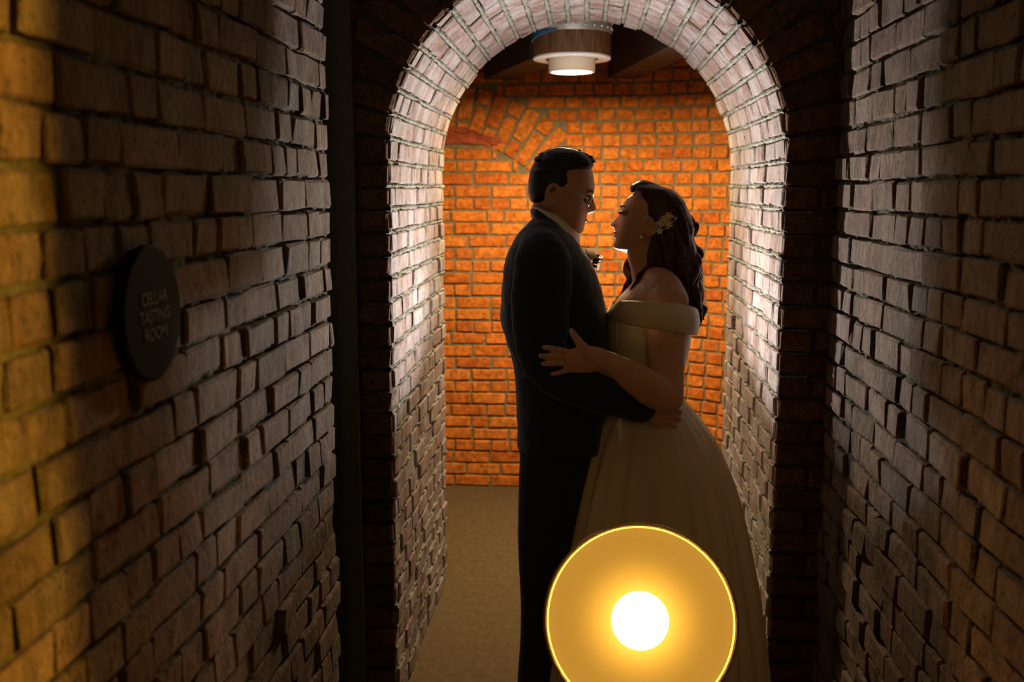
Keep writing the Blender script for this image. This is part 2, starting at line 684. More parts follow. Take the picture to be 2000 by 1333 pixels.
# ------------------------------------------------------------------ arch wall: front face
def arch_face():
    vf = VF()
    # backing built of strips round the opening
    n = 48
    yb = Y_ARCH + 0.014
    outer = []
    inner = []
    for i in range(n + 1):
        a = PI * i / n
        inner.append(Vector((CX - (RAD + 0.012) * math.cos(a), yb, Z_SPR + (RAD + 0.012) * math.sin(a))))
        outer.append(Vector((CX - 1.05 * math.cos(a) * (1.0), yb, H_TOP)))
    inner = [Vector((CX - RAD - 0.012, yb, 0))] + inner + [Vector((CX + RAD + 0.012, yb, 0))]
    outer = [Vector((-1.05, yb, 0))] + [Vector((-1.05 + 2.1 * i / n, yb, H_TOP)) for i in range(n + 1)] + [Vector((1.05, yb, 0))]
    v = inner + outer
    m = len(inner)
    f = [(i, i + 1, m + i + 1, m + i) for i in range(m - 1)]
    vf.add((v, f))
    wall = struct(obj('wall_arch', vf.t, 'mortar_hall'), 'dark brick wall around the round archway')
    rnd = random.Random(5)
    specs = []
    nn = Vector((0, -1, 0))
    # voussoir ring, two rings of headers on edge
    for ring, (r0, ln) in enumerate(((RAD + 0.004, 0.194), (RAD + 0.207, 0.194))):
        step = CH / (r0 + 0.02)
        k = int(PI / step)
        for i in range(k):
            a = PI * (i + 0.5) / k
            rad = Vector((-math.cos(a), 0, math.sin(a)))
            tan = Vector((math.sin(a), 0, math.cos(a)))
            c = Vector((CX, Y_ARCH - 0.006 + rnd.uniform(-0.004, 0.004), Z_SPR)) + rad * (r0 + ln / 2)
            wd = PI * (r0 + ln / 2) / k - 0.012
            if abs(c.x) < 1.0 and c.z < H_TOP:
                specs.append((c, rad, nn, tan, ln - 0.008, 0.09, wd))
    # jamb courses either side
    z = 0
    r = 0
    while z < Z_SPR:
        h = CH
        for side in (-1, 1):
            x = RAD + 0.004 - side * CX * -1 if False else RAD + 0.004
            first = HD if r % 2 else BL
            pieces = [(x, first - JT), (x + first, BL - JT)]
            for x0, wd in pieces:
                xc = CX + side * (x0 + wd / 2)
                if abs(xc) < 1.0:
                    specs.append((Vector((xc, Y_ARCH - 0.006 + rnd.uniform(-0.004, 0.004), z + h / 2)), XA, nn, ZA, wd, 0.09, h - JT))
        z += h
        r += 1
    # spandrels
    while z < H_TOP:
        off = rnd.uniform(0, BL)
        x = -1.0 - off
        while x < 1.0:
            xc = x + BL / 2
            zc = z + CH / 2
            if math.hypot(xc - CX, zc - Z_SPR) > RAD + 0.40 + 0.08 and abs(xc) < 1.0:
                specs.append((Vector((xc, Y_ARCH - 0.006 + rnd.uniform(-0.004, 0.004), zc)), XA, nn, ZA, BL - JT, 0.09, CH - JT))
            x += BL
        z += CH
    lay(wall, 'face', specs, 290)
    return wall
arch_face()

# ------------------------------------------------------------------ passage: jambs and vault
L_J = Z_SPR
L_A = PI * RAD
L_T = 2 * L_J + L_A

def prof(s):
    """point and inward normal and tangent of the passage outline, s from the left foot over the crown to the right foot"""
    if s < L_J:
        return Vector((CX - RAD, 0, s)), Vector((1, 0, 0)), Vector((0, 0, 1))
    if s < L_J + L_A:
        a = (s - L_J) / RAD
        rad = Vector((-math.cos(a), 0, math.sin(a)))
        return Vector((CX, 0, Z_SPR)) + rad * RAD, -rad, Vector((math.sin(a), 0, math.cos(a)))
    return Vector((CX + RAD, 0, Z_SPR - (s - L_J - L_A))), Vector((-1, 0, 0)), Vector((0, 0, -1))

def passage():
    def fn(u, v):
        p, n, t = prof(min(max(u, 1e-5), 1 - 1e-5) * L_T)
        return p - n * 0.028 + YA * (Y_ARCH + 0.006 + (Y_FAR - Y_ARCH - 0.012) * v), n
    sheet = VF().add(rough_sheet(fn, 320, 70, 0.008, 50))
    wall = struct(obj('wall_passage', sheet.t, 'mortar_passage'), 'pale whitewashed brick lining of the round archway')
    rnd = random.Random(21)
    specs = []
    nj = 25
    na = 26
    edges = [L_J * i / nj for i in range(nj)] + [L_J + L_A * i / na for i in range(na)] + [L_J + L_A + L_J * i / nj for i in range(nj + 1)]
    ridge = VF()
    depth = Y_FAR - Y_ARCH
    for r in range(len(edges) - 1):
        s0, s1 = edges[r], edges[r + 1]
        p, n, t = prof((s0 + s1) / 2)
        h = s1 - s0
        u = -rnd.uniform(0.0, 0.05) - (BL / 2 if r % 2 else 0.0)
        while u < depth:
            wd = BL * rnd.uniform(0.9, 1.1) * (0.62 if rnd.random() < 0.18 else 1)
            a, b = max(u, 0.0), min(u + wd, depth)
            if b - a > 0.03:
                j = rnd.uniform(0.006, 0.014)
                front = rnd.uniform(0.002, 0.010) if a == 0 else 0
                nn = (n + t * rnd.uniform(-0.035, 0.035) + YA * rnd.uniform(-0.03, 0.03)).normalized()
                ax = (YA - nn * YA.dot(nn)).normalized()
                tt = nn.cross(ax)
                if tt.dot(t) < 0:
                    tt = -tt
                specs.append((p + n * rnd.uniform(-0.004, 0.005) + YA * (Y_ARCH + (a + b) / 2 + front), ax, nn, tt, b - a - j, 0.09, h - rnd.uniform(0.010, 0.016)))
            u += wd
        # ragged bed of squeezed mortar along the joint
        if r > 0:
            p, n, t = prof(s0)
            rl = []
            segs = 190
            for k in range(segs + 1):
                yy = Y_ARCH + depth * k / segs
                q = p + YA * yy
                g = 0.5 + 0.5 * noise.noise(Vector((s0 * 31, yy * 17, 3.3)))
                g2 = noise.noise(Vector((s0 * 57, yy * 75, 9.1)))
                w1 = 0.0030 + 0.0050 * g + rnd.uniform(-0.0016, 0.0022)
                w2 = 0.0030 + 0.0050 * g - 0.002 * g2 + rnd.uniform(-0.0016, 0.0022)
                top = -0.013 + 0.021 * g + 0.006 * g2 + rnd.uniform(-0.0015, 0.0015)
                rl.append([q - n * 0.03 - t * 0.005, q + n * (top - 0.002) - t * w1, q + n * (top + 0.001) + t * (w2 - w1) * 0.4, q + n * (top - 0.003) + t * w2, q - n * 0.03 + t * 0.005])
            ridge.add(rings(rl, cap=False, closed=False))
    lay(wall, 'passage', specs, 298)
    o = obj('mortar', ridge.t, 'mortar_passage', wall)
    return wall
passage()

# ------------------------------------------------------------------ chamber behind the arch
Y_B = 5.49
X_ARC = 0.11
R_ARC = 0.99
def back_path(u):
    """u is arc length measured from X=0 on the flat part"""
    if u < X_ARC:
        if u > -1.12:
            return Vector((u, Y_B, 0)), Vector((0, -1, 0)), XA
        a = min((-1.12 - u) / 0.5, PI / 2)
        if a < PI / 2:
            return Vector((-1.12 - 0.5 * math.sin(a), Y_B - 0.5 + 0.5 * math.cos(a), 0)), Vector((math.sin(a), -math.cos(a), 0)), Vector((math.cos(a), math.sin(a), 0))
        rest = -1.12 - u - 0.5 * PI / 2
        return Vector((-1.62, Y_B - 0.5 - rest, 0)), XA, YA
    a = (u - X_ARC) / R_ARC
    if a < PI / 2:
        return Vector((X_ARC + R_ARC * math.sin(a), Y_B - R_ARC + R_ARC * math.cos(a), 0)), Vector((-math.sin(a), -math.cos(a), 0)), Vector((math.cos(a), -math.sin(a), 0))
    rest = u - X_ARC - R_ARC * PI / 2
    return Vector((X_ARC + R_ARC, Y_B - R_ARC - rest, 0)), Vector((-1, 0, 0)), Vector((0, -1, 0))

def chamber():
    u0 = -1.12 - 0.5 * PI / 2 - (Y_B - 0.5 - Y_FAR)
    u1 = X_ARC + R_ARC * PI / 2 + (Y_B - R_ARC - Y_FAR)
    def fn(a, b):
        p, n, t = back_path(u0 + (u1 - u0) * a)
        return p - n * 0.008 + ZA * (H_TOP * b), n
    sheet = VF().add(rough_sheet(fn, 220, 110, 0.004, 45))
    wall = struct(obj('wall_back', sheet.t, 'mortar_chamber'), 'orange lamplit brick wall curving behind the couple')
    rnd = random.Random(33)
    specs = []
    cpt = at(846, 566, Y_B)
    CU, CZ = cpt.x, cpt.z
    RI, RO = 0.815, 1.10
    ch = 0.0662
    hd = 0.0975
    bl = 0.195
    def in_ring(u, z):
        d = math.hypot(u - CU, z - CZ)
        an = math.degrees(math.atan2(z - CZ, u - CU))
        return RI - 0.015 < d < RO + 0.02 and 24 < an < 130
    def inside(u, z):
        return math.hypot(u - CU, z - CZ) <= RI and z > 0
    stone_u, stone_z = at(925, 264, Y_B).x, at(925, 264, Y_B).z
    z = 0.0
    row = 0
    while z < H_TOP - 0.02:
        zc = z + ch / 2
        # left part: stretchers
        u = -1.3 - (bl / 2 if row % 2 else 0) - rnd.uniform(0, 0.03)
        lim = -0.18 + (0.04 if row % 2 else -0.04)
        header_row = row % 5 == 3
        while u < 1.6:
            left = u < lim
            wd = (hd if (header_row or rnd.random() < 0.12) else bl) if left else hd
            wd *= rnd.uniform(0.95, 1.05)
            uc = u + wd / 2
            d = math.hypot(uc - CU, zc - CZ)
            an = math.degrees(math.atan2(zc - CZ, uc - CU))
            def clear(q):
                dd = math.hypot(q - CU, zc - CZ)
                aa = math.degrees(math.atan2(zc - CZ, q - CU))
                hit = RI - 0.012 < dd < RO + 0.010 and 48 < aa < 130
                return not hit and not (abs(q - stone_u) < 0.175 and abs(zc - stone_z) < 0.045)
            ok = [clear(u + wd * (i + 0.5) / 12) for i in range(12)]
            runs = []
            i = 0
            while i < 12:
                if ok[i]:
                    j = i
                    while j < 12 and ok[j]:
                        j += 1
                    runs.append((i, j))
                    i = j
                else:
                    i += 1
            for i, j in runs:
                wq = wd * (j - i) / 12
                if wq < 0.022:
                    continue
                uq = u + wd * (i + j) / 24
                p, n, t = back_path(uq)
                nn = (n + t * rnd.uniform(-0.02, 0.02) + ZA * rnd.uniform(-0.03, 0.03)).normalized()
                tt = (t - nn * t.dot(nn)).normalized()
                zz = nn.cross(tt)
                if zz.z < 0:
                    zz = -zz
                specs.append((p + n * rnd.uniform(-0.003, 0.004) + ZA * (zc + rnd.uniform(-0.002, 0.002)), tt, nn, zz, wq - rnd.uniform(0.007, 0.012), 0.07, ch - rnd.uniform(0.008, 0.012)))
            u += wd
        z += ch
        row += 1
    # relieving arch of bricks set on end
    k = int(math.radians(130 - 48) * RI / ch)
    for i in range(k):
        an = math.radians(48) + math.radians(82) * (i + 0.5) / k
        rd = (math.cos(an), math.sin(an))
        cuts = [(RI, RI + bl), (RI + bl, RO)] if i % 2 else [(RI, RI + hd), (RI + hd, RO)]
        for a, b in cuts:
            rm = (a + b) / 2
            uc, zc = CU + rd[0] * rm, CZ + rd[1] * rm
            if zc > H_TOP:
                continue
            p, n, t = back_path(uc)
            ax = (t * rd[0] + ZA * rd[1]).normalized()
            az = n.cross(ax).normalized()
            wd = math.radians(82) * rm / k - 0.013
            specs.append((p + n * rnd.uniform(0.0, 0.006) + ZA * zc, ax, n, az, b - a - 0.012, 0.07, wd))
    lay(wall, 'chamber', specs, 298)
    # red stone fragment under the arch ring
    st = VF()
    rr = random.Random(4)
    corners = [(-0.18, -0.05), (-0.19, 0.02), (-0.12, 0.05), (-0.02, 0.032), (0.08, 0.0), (0.16, -0.036), (0.11, -0.056), (0.0, -0.045)]
    poly = []
    for i in range(len(corners)):
        (ax0, az0), (ax1, az1) = corners[i], corners[(i + 1) % len(corners)]
        for k in range(4):
            poly.append((ax0 + (ax1 - ax0) * k / 4 + rr.uniform(-0.006, 0.006), az0 + (az1 - az0) * k / 4 + rr.uniform(-0.006, 0.006)))
    nP = len(poly)
    ringv = []
    for sc_, dep in ((1.0, -0.03), (1.0, 0.004), (0.8, 0.012), (0.5, 0.012), (0.2, 0.014)):
        ringv.append([Vector((stone_u + a * sc_ - 0.01 * (1 - sc_), Y_B - dep - (rr.uniform(-0.006, 0.006) if sc_ < 1 else 0), stone_z + b * sc_)) for a, b in poly])
    v, f = rings(ringv)
    o = obj('stone', (v, f), 'red_stone', wall)
    o['label'] = 'rough red stone fragment set in the wall'
    return wall
chamber()

# chamber side of the arch wall
vf = VF()
for x0, x1, z0, z1 in ((-1.8, CX - RAD - 0.1, 0, H_TOP), (CX + RAD + 0.1, 1.3, 0, H_TOP), (CX - RAD - 0.1, CX + RAD + 0.1, Z_SPR + RAD + 0.1, H_TOP)):
    vf.add(box(x0, x1, Y_FAR - 0.08, Y_FAR - 0.01, z0, z1))
struct(obj('wall_chamber_front', vf.t, 'mortar_chamber'))

# floor and ceilings, and the hall that goes on behind the photographer
struct(obj('floor', box(-3.0, 4.2, -3.4, 6.6, -0.12, 0.0), 'floor_concrete'), 'brown concrete floor of hall and chamber')
struct(obj('ceiling', box(-1.1, 4.2, -3.4, Y_ARCH, H_TOP - 0.1, H_TOP + 0.05), 'plaster_dark'))
struct(obj('ceiling_chamber', box(-2.0, 1.5, Y_FAR - 0.08, 6.4, H_TOP - 0.03, H_TOP + 0.05), 'beam_wood'), 'dark timber ceiling of the lamplit chamber')
struct(obj('wall_rear', box(-1.1, 4.2, -3.4, -3.2, 0, H_TOP), 'plaster_dark'))
# side room on the right, reached by the doorway at Y 0.55..1.52
vf = VF()
vf.add(box(XR + 0.02, XR + 0.2, -3.2, 0.45, 0, H_TOP))
vf.add(box(XR + 0.02, XR + 0.2, 0.45, 1.37, 2.40, H_TOP))
vf.add(box(XR + 0.2, 4.1, 2.9, 3.05, 0, H_TOP))
vf.add(box(4.0, 4.15, -3.2, 3.0, 0, H_TOP))
struct(obj('wall_side_room', vf.t, 'plaster_dark'))

# dark joists under the chamber ceiling
def joist(p0, p1, zb, zt, wdt):
    a, b = Vector(p0), Vector(p1)
    d = (b - a).normalized()
    s = Vector((-d.y, d.x, 0))
    c = (a + b) / 2
    c.z = (zb + zt) / 2
    return obox(c, d, s, ZA, (b - a).length, wdt, zt - zb)
for i, (p0, p1, zb) in enumerate((((-0.47, 5.46, 0), (-0.19, 4.68, 0), 2.20), ((0.17, 5.46, 0), (0.42, 4.16, 0), 2.20), ((-0.9, 4.70, 0), (0.9, 4.80, 0), 2.52))):
    o = obj('ceiling_beam', joist(p0, p1, zb, H_TOP - 0.02, 0.16), 'beam_wood')
    o['kind'] = 'structure'
    o['label'] = ('dark timber beam left of the ceiling lamp', 'dark timber beam right of the ceiling lamp', 'dark timber beam behind the ceiling lamp')[i]

# ------------------------------------------------------------------ lamps
def area(name, loc, target, size, power, col, parent=None, spread=PI):
    l = bpy.data.lights.new(name, 'AREA')
    l.shape = 'DISK'
    l.size = size
    l.energy = power
    l.color = col
    l.spread = spread
    o = bpy.data.objects.new(name, l)
    COL.objects.link(o)
    o.location = loc
    d = Vector(target) - Vector(loc)
    o.rotation_euler = d.to_track_quat('-Z', 'Y').to_euler()
    return o

def point(name, loc, power, col, size):
    l = bpy.data.lights.new(name, 'POINT')
    l.energy = power
    l.color = col
    l.shadow_soft_size = size
    o = bpy.data.objects.new(name, l)
    COL.objects.link(o)
    o.location = loc
    return o

def ceiling_lamp(c, label, watts, col):
    """c: centre of the white ring's underside"""
    x, y, z = c
    c = Vector(c)
    def lathe2(profile, *a, **k):
        return lathe([(0.87 * r, h) for r, h in profile], *a, **k)
    t = thing('ceiling_lamp', label, 'lamp', (x, y, H_TOP - 0.03))
    dr = obj('wooden_drum', lathe2([(0.06, 0.245), (0.186, 0.245), (0.188, 0.24), (0.188, 0.004), (0.186, 0.0), (0.17, 0.002)], c, n=64), 'drum_wood', t, True)
    dr['label'] = 'round drum of varnished wood'
    # staves: fine grooves
    collar = obj('metal_collar', lathe2([(0.19, 0.093), (0.192, 0.094), (0.192, 0.24), (0.19, 0.242), (0.05, 0.245)], c, n=64), 'galvanised', t, True)
    rv = VF()
    for k in range(26):
        a = 2 * PI * k / 26
        for hh in (0.112, 0.138):
            rv.add(ball((x + 0.168 * math.cos(a + hh * 2), y + 0.168 * math.sin(a + hh * 2), z + hh), 0.004, n=6, m=4))
    o = obj('rivet', rv.t, 'white_paint', collar)
    o['kind'] = 'stuff'
    # strip of blue tape
    v, f = [], []
    for i in range(13):
        a = math.radians(178 + 72 * i / 12)
        zt = z + 0.096
        zb = z + 0.062 + 0.030 * i / 12
        for zz in (zb, zt):
            v.append((x + 0.1658 * math.cos(a), y + 0.1658 * math.sin(a), zz))
            v.append((x + 0.1700 * math.cos(a), y + 0.1692 * math.sin(a), zz))
    for i in range(12):
        b = i * 4
        f += [(b, b + 2, b + 6, b + 4), (b + 1, b + 5, b + 7, b + 3), (b, b + 4, b + 5, b + 1), (b + 2, b + 3, b + 7, b + 6)]
    f += [(0, 1, 3, 2), (48, 50, 51, 49)]
    obj('blue_tape', (v, f), 'blue_tape', t)
    obj('ring_trim', lathe2([(0.188, 0.003), (0.189, 0.0), (0.189, -0.006), (0.186, -0.009), (0.132, -0.009), (0.130, -0.006), (0.130, 0.003), (0.188, 0.003)], c, n=64), 'white_paint', t, True)
    obj('inner_cylinder', lathe2([(0.112, 0.05), (0.113, 0.04), (0.113, -0.058), (0.111, -0.061), (0.100, -0.061), (0.098, -0.056), (0.0, -0.05)], c, n=64), 'cream_enamel', t, True)
    obj('lens', lathe2([(0.0, -0.0565), (0.098, -0.0565), (0.0985, -0.0600), (0.07, -0.0612), (0.0, -0.0615)], c, n=48), 'lamp_lens', t)
    obj('hanging_rod', lathe2([(0.03, 0.24), (0.03, H_TOP - 0.03 - z)], c, n=20, cap=True), 'black_metal', t)
    lt = area('lamp_light', (x, y, z - 0.066), (x, y, 0), 0.165, watts, col)
    lt.parent = t
    lt.matrix_parent_inverse = Matrix.Translation(t.location).inverted()
    return t

lc = at(1117, 113, 4.46)
ceiling_lamp((lc.x, lc.y, lc.z), 'round wooden drum ceiling lamp with white ring glowing above the couple', CEILING_W, (1.0, 0.74, 0.42))

# warm lamp in the side room on the right
point('side_room_lamp', (1.94, 1.47, 2.05), SIDE_ROOM_W, (1.0, 0.52, 0.05), 0.04)
# added fill light behind the camera, brightens the couple's front; no fixture
point('hall_fill', (0.1, -1.6, 2.45), HALL_FILL_W, (1.0, 0.72, 0.30), 0.12)

# the photographer's flash on a short stand, hidden behind the bride's skirt
def flash():
    fx, fy, fz = 0.03, 3.52, 0.98
    t = thing('camera_flash', 'white flash on a short black stand behind the bride', 'flash', (fx, fy, 0))
    obj('flash_body', box(fx - 0.035, fx + 0.035, fy - 0.01, fy + 0.05, fz - 0.15, fz - 0.04), 'black_plastic', t)
    hd = obj('flash_head', box(fx - 0.04, fx + 0.04, fy - 0.03, fy + 0.07, fz - 0.04, fz + 0.03), 'black_plastic', t)
    obj('flash_window', box(fx - 0.036, fx + 0.036, fy - 0.033, fy - 0.03, fz - 0.034, fz + 0.024), 'flash_lens', hd)
    obj('stand_pole', tube([Vector((fx, fy + 0.02, 0.12)), Vector((fx, fy + 0.02, fz - 0.15))], [0.010, 0.010], n=10, sub=1), 'black_metal', t)
    for k in range(3):
        a = 2 * PI * k / 3 + 0.5
        obj('leg', tube([Vector((fx, fy + 0.02, 0.30)), Vector((fx + 0.2 * math.cos(a), fy + 0.02 + 0.2 * math.sin(a), 0.008))], [0.007, 0.007], n=8, sub=1), 'black_metal', t)
    area('flash_light', (fx, fy - 0.045, fz), (0.0, 3.20, 2.30), 0.05, FLASH_W, (1.0, 0.96, 0.93))
flash()

# ------------------------------------------------------------------ round sign on the left wall
def wall_sign():
    c = at_x(293, 612, XL + 0.012)
    r = 0.101
    t = thing('wall_sign', 'round black sign with small grey lettering on left brick wall', 'sign', (XL + 0.006, c.y, c.z))
    obj('sign_disc', lathe([(0.0, 0.0), (r, 0.0), (r + 0.001, 0.003), (r + 0.001, 0.012), (r - 0.003, 0.015), (0.0, 0.015)], (XL + 0.004, c.y, c.z), axis=XA, n=72), 'sign_black', t)
    dg = None
    for txt, dz, sz in (('CELLAR', 0.022, 0.026), ('TASTING', -0.0045, 0.026), ('ROOM', -0.031, 0.026)):
        cu = bpy.data.curves.new('letters', 'FONT')
        cu.body = txt
        cu.size = sz
        cu.align_x = 'CENTER'
        cu.align_y = 'CENTER'
        cu.extrude = 0.0006
        tmp = bpy.data.objects.new('letters', cu)
        COL.objects.link(tmp)
        dg = bpy.context.evaluated_depsgraph_get()
        me = bpy.data.meshes.new_from_object(tmp.evaluated_get(dg))
        bpy.data.objects.remove(tmp)
        R = Matrix(((0, 0, 1, XL + 0.0198), (1, 0, 0, c.y), (0, 1, 0, c.z + dz), (0, 0, 0, 1)))
        # text reads from left to right for someone looking at the left wall (towards -X): local x -> +Y
        me.transform(R)
        me.materials.clear()
        o = link('lettering', me, 'sign_letters', t)
        o.matrix_parent_inverse = Matrix.Translation(t.location).inverted()
        o['label'] = 'word ' + txt
wall_sign()

# ------------------------------------------------------------------ people
YC = 2.80                      # depth of the couple
def P(px, py, dy=0.0):
    return at(px, py, YC + dy)

def head(front, base, back, widths, sgn, sig, y_eye, eye_depth, n=72, step=2.0):
    """loft of a head from its profile; front/base/back: tables y -> x in picture units, widths: half widths in metres"""
    y0, y1 = front[0][0], front[-1][0]
    ys = []
    y = y0
    while y < y1:
        ys.append(y)
        y += step
    ys.append(y1)
    rl = []
    for y in ys:
        f0 = P(lerp_table(base, y), y)
        f1 = P(lerp_table(front, y), y)
        b0 = P(lerp_table(back, y), y)
        wd = lerp_table(widths, y)
        xm = b0.x + (f0.x - b0.x) * 0.48
        ring = []
        for k in range(n):
            a = 2 * PI * k / n
            c, s = math.cos(a), math.sin(a)
            ex = 0.92
            cc = math.copysign(abs(c) ** ex, c)
            ss = math.copysign(abs(s) ** ex, s)
            if c >= 0:
                x = xm + (f0.x - xm) * cc
            else:
                x = xm + (xm - b0.x) * cc
            lat = wd * ss
            if c > 0:
                sg = lerp_table(sig, y)
                g = math.exp(-(lat / sg) ** 2)
                x += (f1.x - f0.x) * g
                # eye sockets
                e = math.exp(-((abs(lat) - 0.031) / 0.014) ** 2 - ((y - y_eye) / 7.0) ** 2)
                x -= sgn * eye_depth * e
            ring.append(Vector((x, YC + lat, f0.z)))
        rl.append(ring)
    return rings(rl)

def ear(px, py, dy, sgn, h=0.062, wd=0.036):
    """C shaped rim, lobe and bowl"""
    c = P(px, py, dy)
    out = VF()
    pts = []
    rad = []
    lat = -1 if dy < 0 else 1
    for i in range(9):
        a = math.radians(200 - 250 * i / 8)
        pts.append(c + Vector((-sgn * math.cos(a) * -wd * 0.5 * -1, lat * 0.006, math.sin(a) * h * 0.5)))
        rad.append((0.0055 if i < 7 else 0.007, 0.0045))
    out.add(tube(pts, rad, n=8, sub=3))
    out.add(ball(c + Vector((0, -lat * 0.002, 0)), wd * 0.42, 0.006, h * 0.42, 12, 8))
    return out.t

def finger(pts, r0, r1, dys, n=10):
    V = [P(x, y, d) for (x, y), d in zip(pts, dys)]
    k = len(V)
    rr = [r0 + (r1 - r0) * i / (k - 1) for i in range(k)]
    return tube(V, rr, n=n, sub=4)

# ---- groom
def groom():
    body = VF()
    front = [(291, 1100), (296, 1128), (304, 1144), (318, 1153), (332, 1156), (347, 1160), (364, 1162), (374, 1161), (382, 1157.5), (388, 1158.5), (394, 1161), (402, 1164), (409, 1165.5), (413, 1163), (416, 1156), (419, 1148.5), (424, 1146), (429, 1146.5), (431, 1143), (434, 1145), (438, 1144), (442, 1140.5), (446, 1141.5), (450, 1141), (455, 1136), (459, 1128), (463, 1116)]
    base = [(291, 1100), (304, 1142), (332, 1155), (364, 1159), (382, 1154), (400, 1149), (419, 1145), (431, 1141), (442, 1139), (455, 1134), (463, 1116)]
    back = [(291, 1085), (300, 1062), (315, 1046), (335, 1038), (360, 1036), (385, 1040), (405, 1052), (420, 1062), (440, 1078), (455, 1092), (463, 1104)]
    widths = [(291, 0.02), (297, 0.045), (310, 0.064), (330, 0.074), (365, 0.076), (400, 0.071), (425, 0.065), (445, 0.052), (457, 0.034), (463, 0.014)]
    sig = [(370, 0.02), (380, 0.012), (395, 0.014), (412, 0.019), (418, 0.016), (425, 0.030), (440, 0.028), (463, 0.03)]
    body.add(head(front, base, back, widths, 1, sig, 389, 0.010))
    body.add(ear(1081, 384, -0.076, 1))
    body.add(ear(1081, 384, 0.076, 1))
    # neck, torso, pelvis
    body.add(tube([P(1084, 400), P(1082, 430), P(1076, 462), P(1070, 490)], [(0.060, 0.056), (0.060, 0.058), (0.066, 0.064), (0.075, 0.08)], n=20))
    body.add(tube([P(1070, 470), P(1076, 520), P(1085, 590), P(1090, 680), P(1092, 770), P(1090, 850)], [(0.06, 0.09), (0.09, 0.165), (0.11, 0.175), (0.115, 0.16), (0.11, 0.16), (0.105, 0.165)], n=24))
    for s in (-1, 1):
        hip = P(1090, 850, s * 0.095)
        d = s * 0.10
        kx = 1078 if s < 0 else 1100
        knee = P(kx, 1190, d)
        ank = Vector((P(1065 if s < 0 else 1095, 1500, d).x, YC + d, 0.085))
        body.add(tube([hip, (hip + knee) / 2, knee, (knee + ank) / 2 + Vector((-0.02, 0, 0)), ank], [0.088, 0.078, 0.056, 0.055, 0.04], n=16))
        body.add(tube([ank + Vector((-0.05, 0, -0.045)), ank + Vector((0.03, 0, -0.045)), ank + Vector((0.17, 0, -0.055))], [(0.03, 0.034), (0.036, 0.04), (0.02, 0.034)], n=12))
    # near arm (holds her waist) and far arm
    sh = P(1060, 512, -0.175)
    el = P(1062, 700, -0.225)
    wr = P(1268, 800, -0.205)
    body.add(tube([sh, (sh + el) / 2, el], [0.055, 0.05, 0.042], n=14))
    body.add(tube([el, (el + wr) / 2, wr], [0.042, 0.040, 0.027], n=14))
    shf = P(1060, 512, 0.175)
    elf = P(1070, 690, 0.22)
    wrf = P(1270, 770, 0.16)
    body.add(tube([shf, (shf + elf) / 2, elf], [0.055, 0.05, 0.042], n=14))
    body.add(tube([elf, (elf + wrf) / 2, wrf], [0.042, 0.040, 0.027], n=14))
    # hands: near one, palm against the side of her waist, fingers round to her back
    body.add(tube([wr, P(1284, 803, -0.200), P(1300, 806, -0.190)], [(0.030, 0.019), (0.042, 0.017), (0.044, 0.015)], n=14))
    for yy, ln, k in ((789, 27, 0), (802, 31, 1), (815, 29, 2), (827, 22, 3)):
        body.add(finger([(1296, 800 + (yy - 806) * 0.75), (1296 + ln * 0.5, yy - 1), (1296 + ln * 0.9, yy + 1), (1296 + ln, yy + 5)], 0.0098, 0.0078, [-0.190, -0.188, -0.175, -0.160]))
    body.add(finger([(1276, 792), (1286, 780), (1297, 773)], 0.011, 0.008, [-0.20, -0.205, -0.20]))
    body.add(tube([wrf, P(1290, 775, 0.15), P(1310, 780, 0.14)], [(0.030, 0.019), (0.042, 0.017), (0.044, 0.015)], n=14))
    for i in range(4):
        body.add(finger([(1306, 765 + i * 11), (1322, 764 + i * 12), (1332, 767 + i * 12)], 0.0095, 0.0075, [0.14, 0.13, 0.11]))
    body.add(finger([(1288, 760), (1298, 750), (1308, 746)], 0.011, 0.008, [0.15, 0.16, 0.16]))
    me = remesh('person', body.t, 0.0032, 3)
    g = link('person', me, 'skin')
    tag(g, 'man in dark navy suit and glasses facing a bride under the archway', 'person')

    # hair
    hv = VF()
    hfront = [(288, 1098), (292, 1122), (298, 1138), (306, 1149), (314, 1156), (321, 1160), (326, 1159), (330, 1154), (332, 1135), (334, 1121), (345, 1121), (356, 1124), (363, 1120), (369, 1108), (378, 1100), (384, 1094), (388, 1072), (392, 1064), (397, 1058)]
    hback = [(288, 1086), (292, 1071), (298, 1061), (306, 1052), (318, 1042), (335, 1035), (355, 1032), (376, 1032), (388, 1035), (397, 1038)]
    hw = [(288, 0.02), (293, 0.045), (300, 0.060), (312, 0.072), (330, 0.080), (360, 0.0825), (385, 0.078), (397, 0.070)]
    rl = []
    y = 288.0
    rr = random.Random(2)
    while y <= 397:
        f0, b0 = P(lerp_table(hfront, y), y), P(lerp_table(hback, y), y)
        wd = lerp_table(hw, y)
        ring = []
        for k in range(64):
            a = 2 * PI * k / 64
            xm = (f0.x + b0.x) / 2
            hx = (f0.x - b0.x) / 2
            c, s = math.cos(a), math.sin(a)
            e = 0.9 if c < 0 else 0.55
            j = 1 + 0.02 * noise.noise(Vector((a * 9, y * 0.12, 1)))
            ring.append(Vector((xm + hx * math.copysign(abs(c) ** e, c) * j, YC + wd * math.copysign(abs(s) ** (0.9 if c < 0 else 0.6), s) * j, f0.z)))
        rl.append(ring)
        y += 2.0
    hv.add(smooth_hull(rings(rl)))
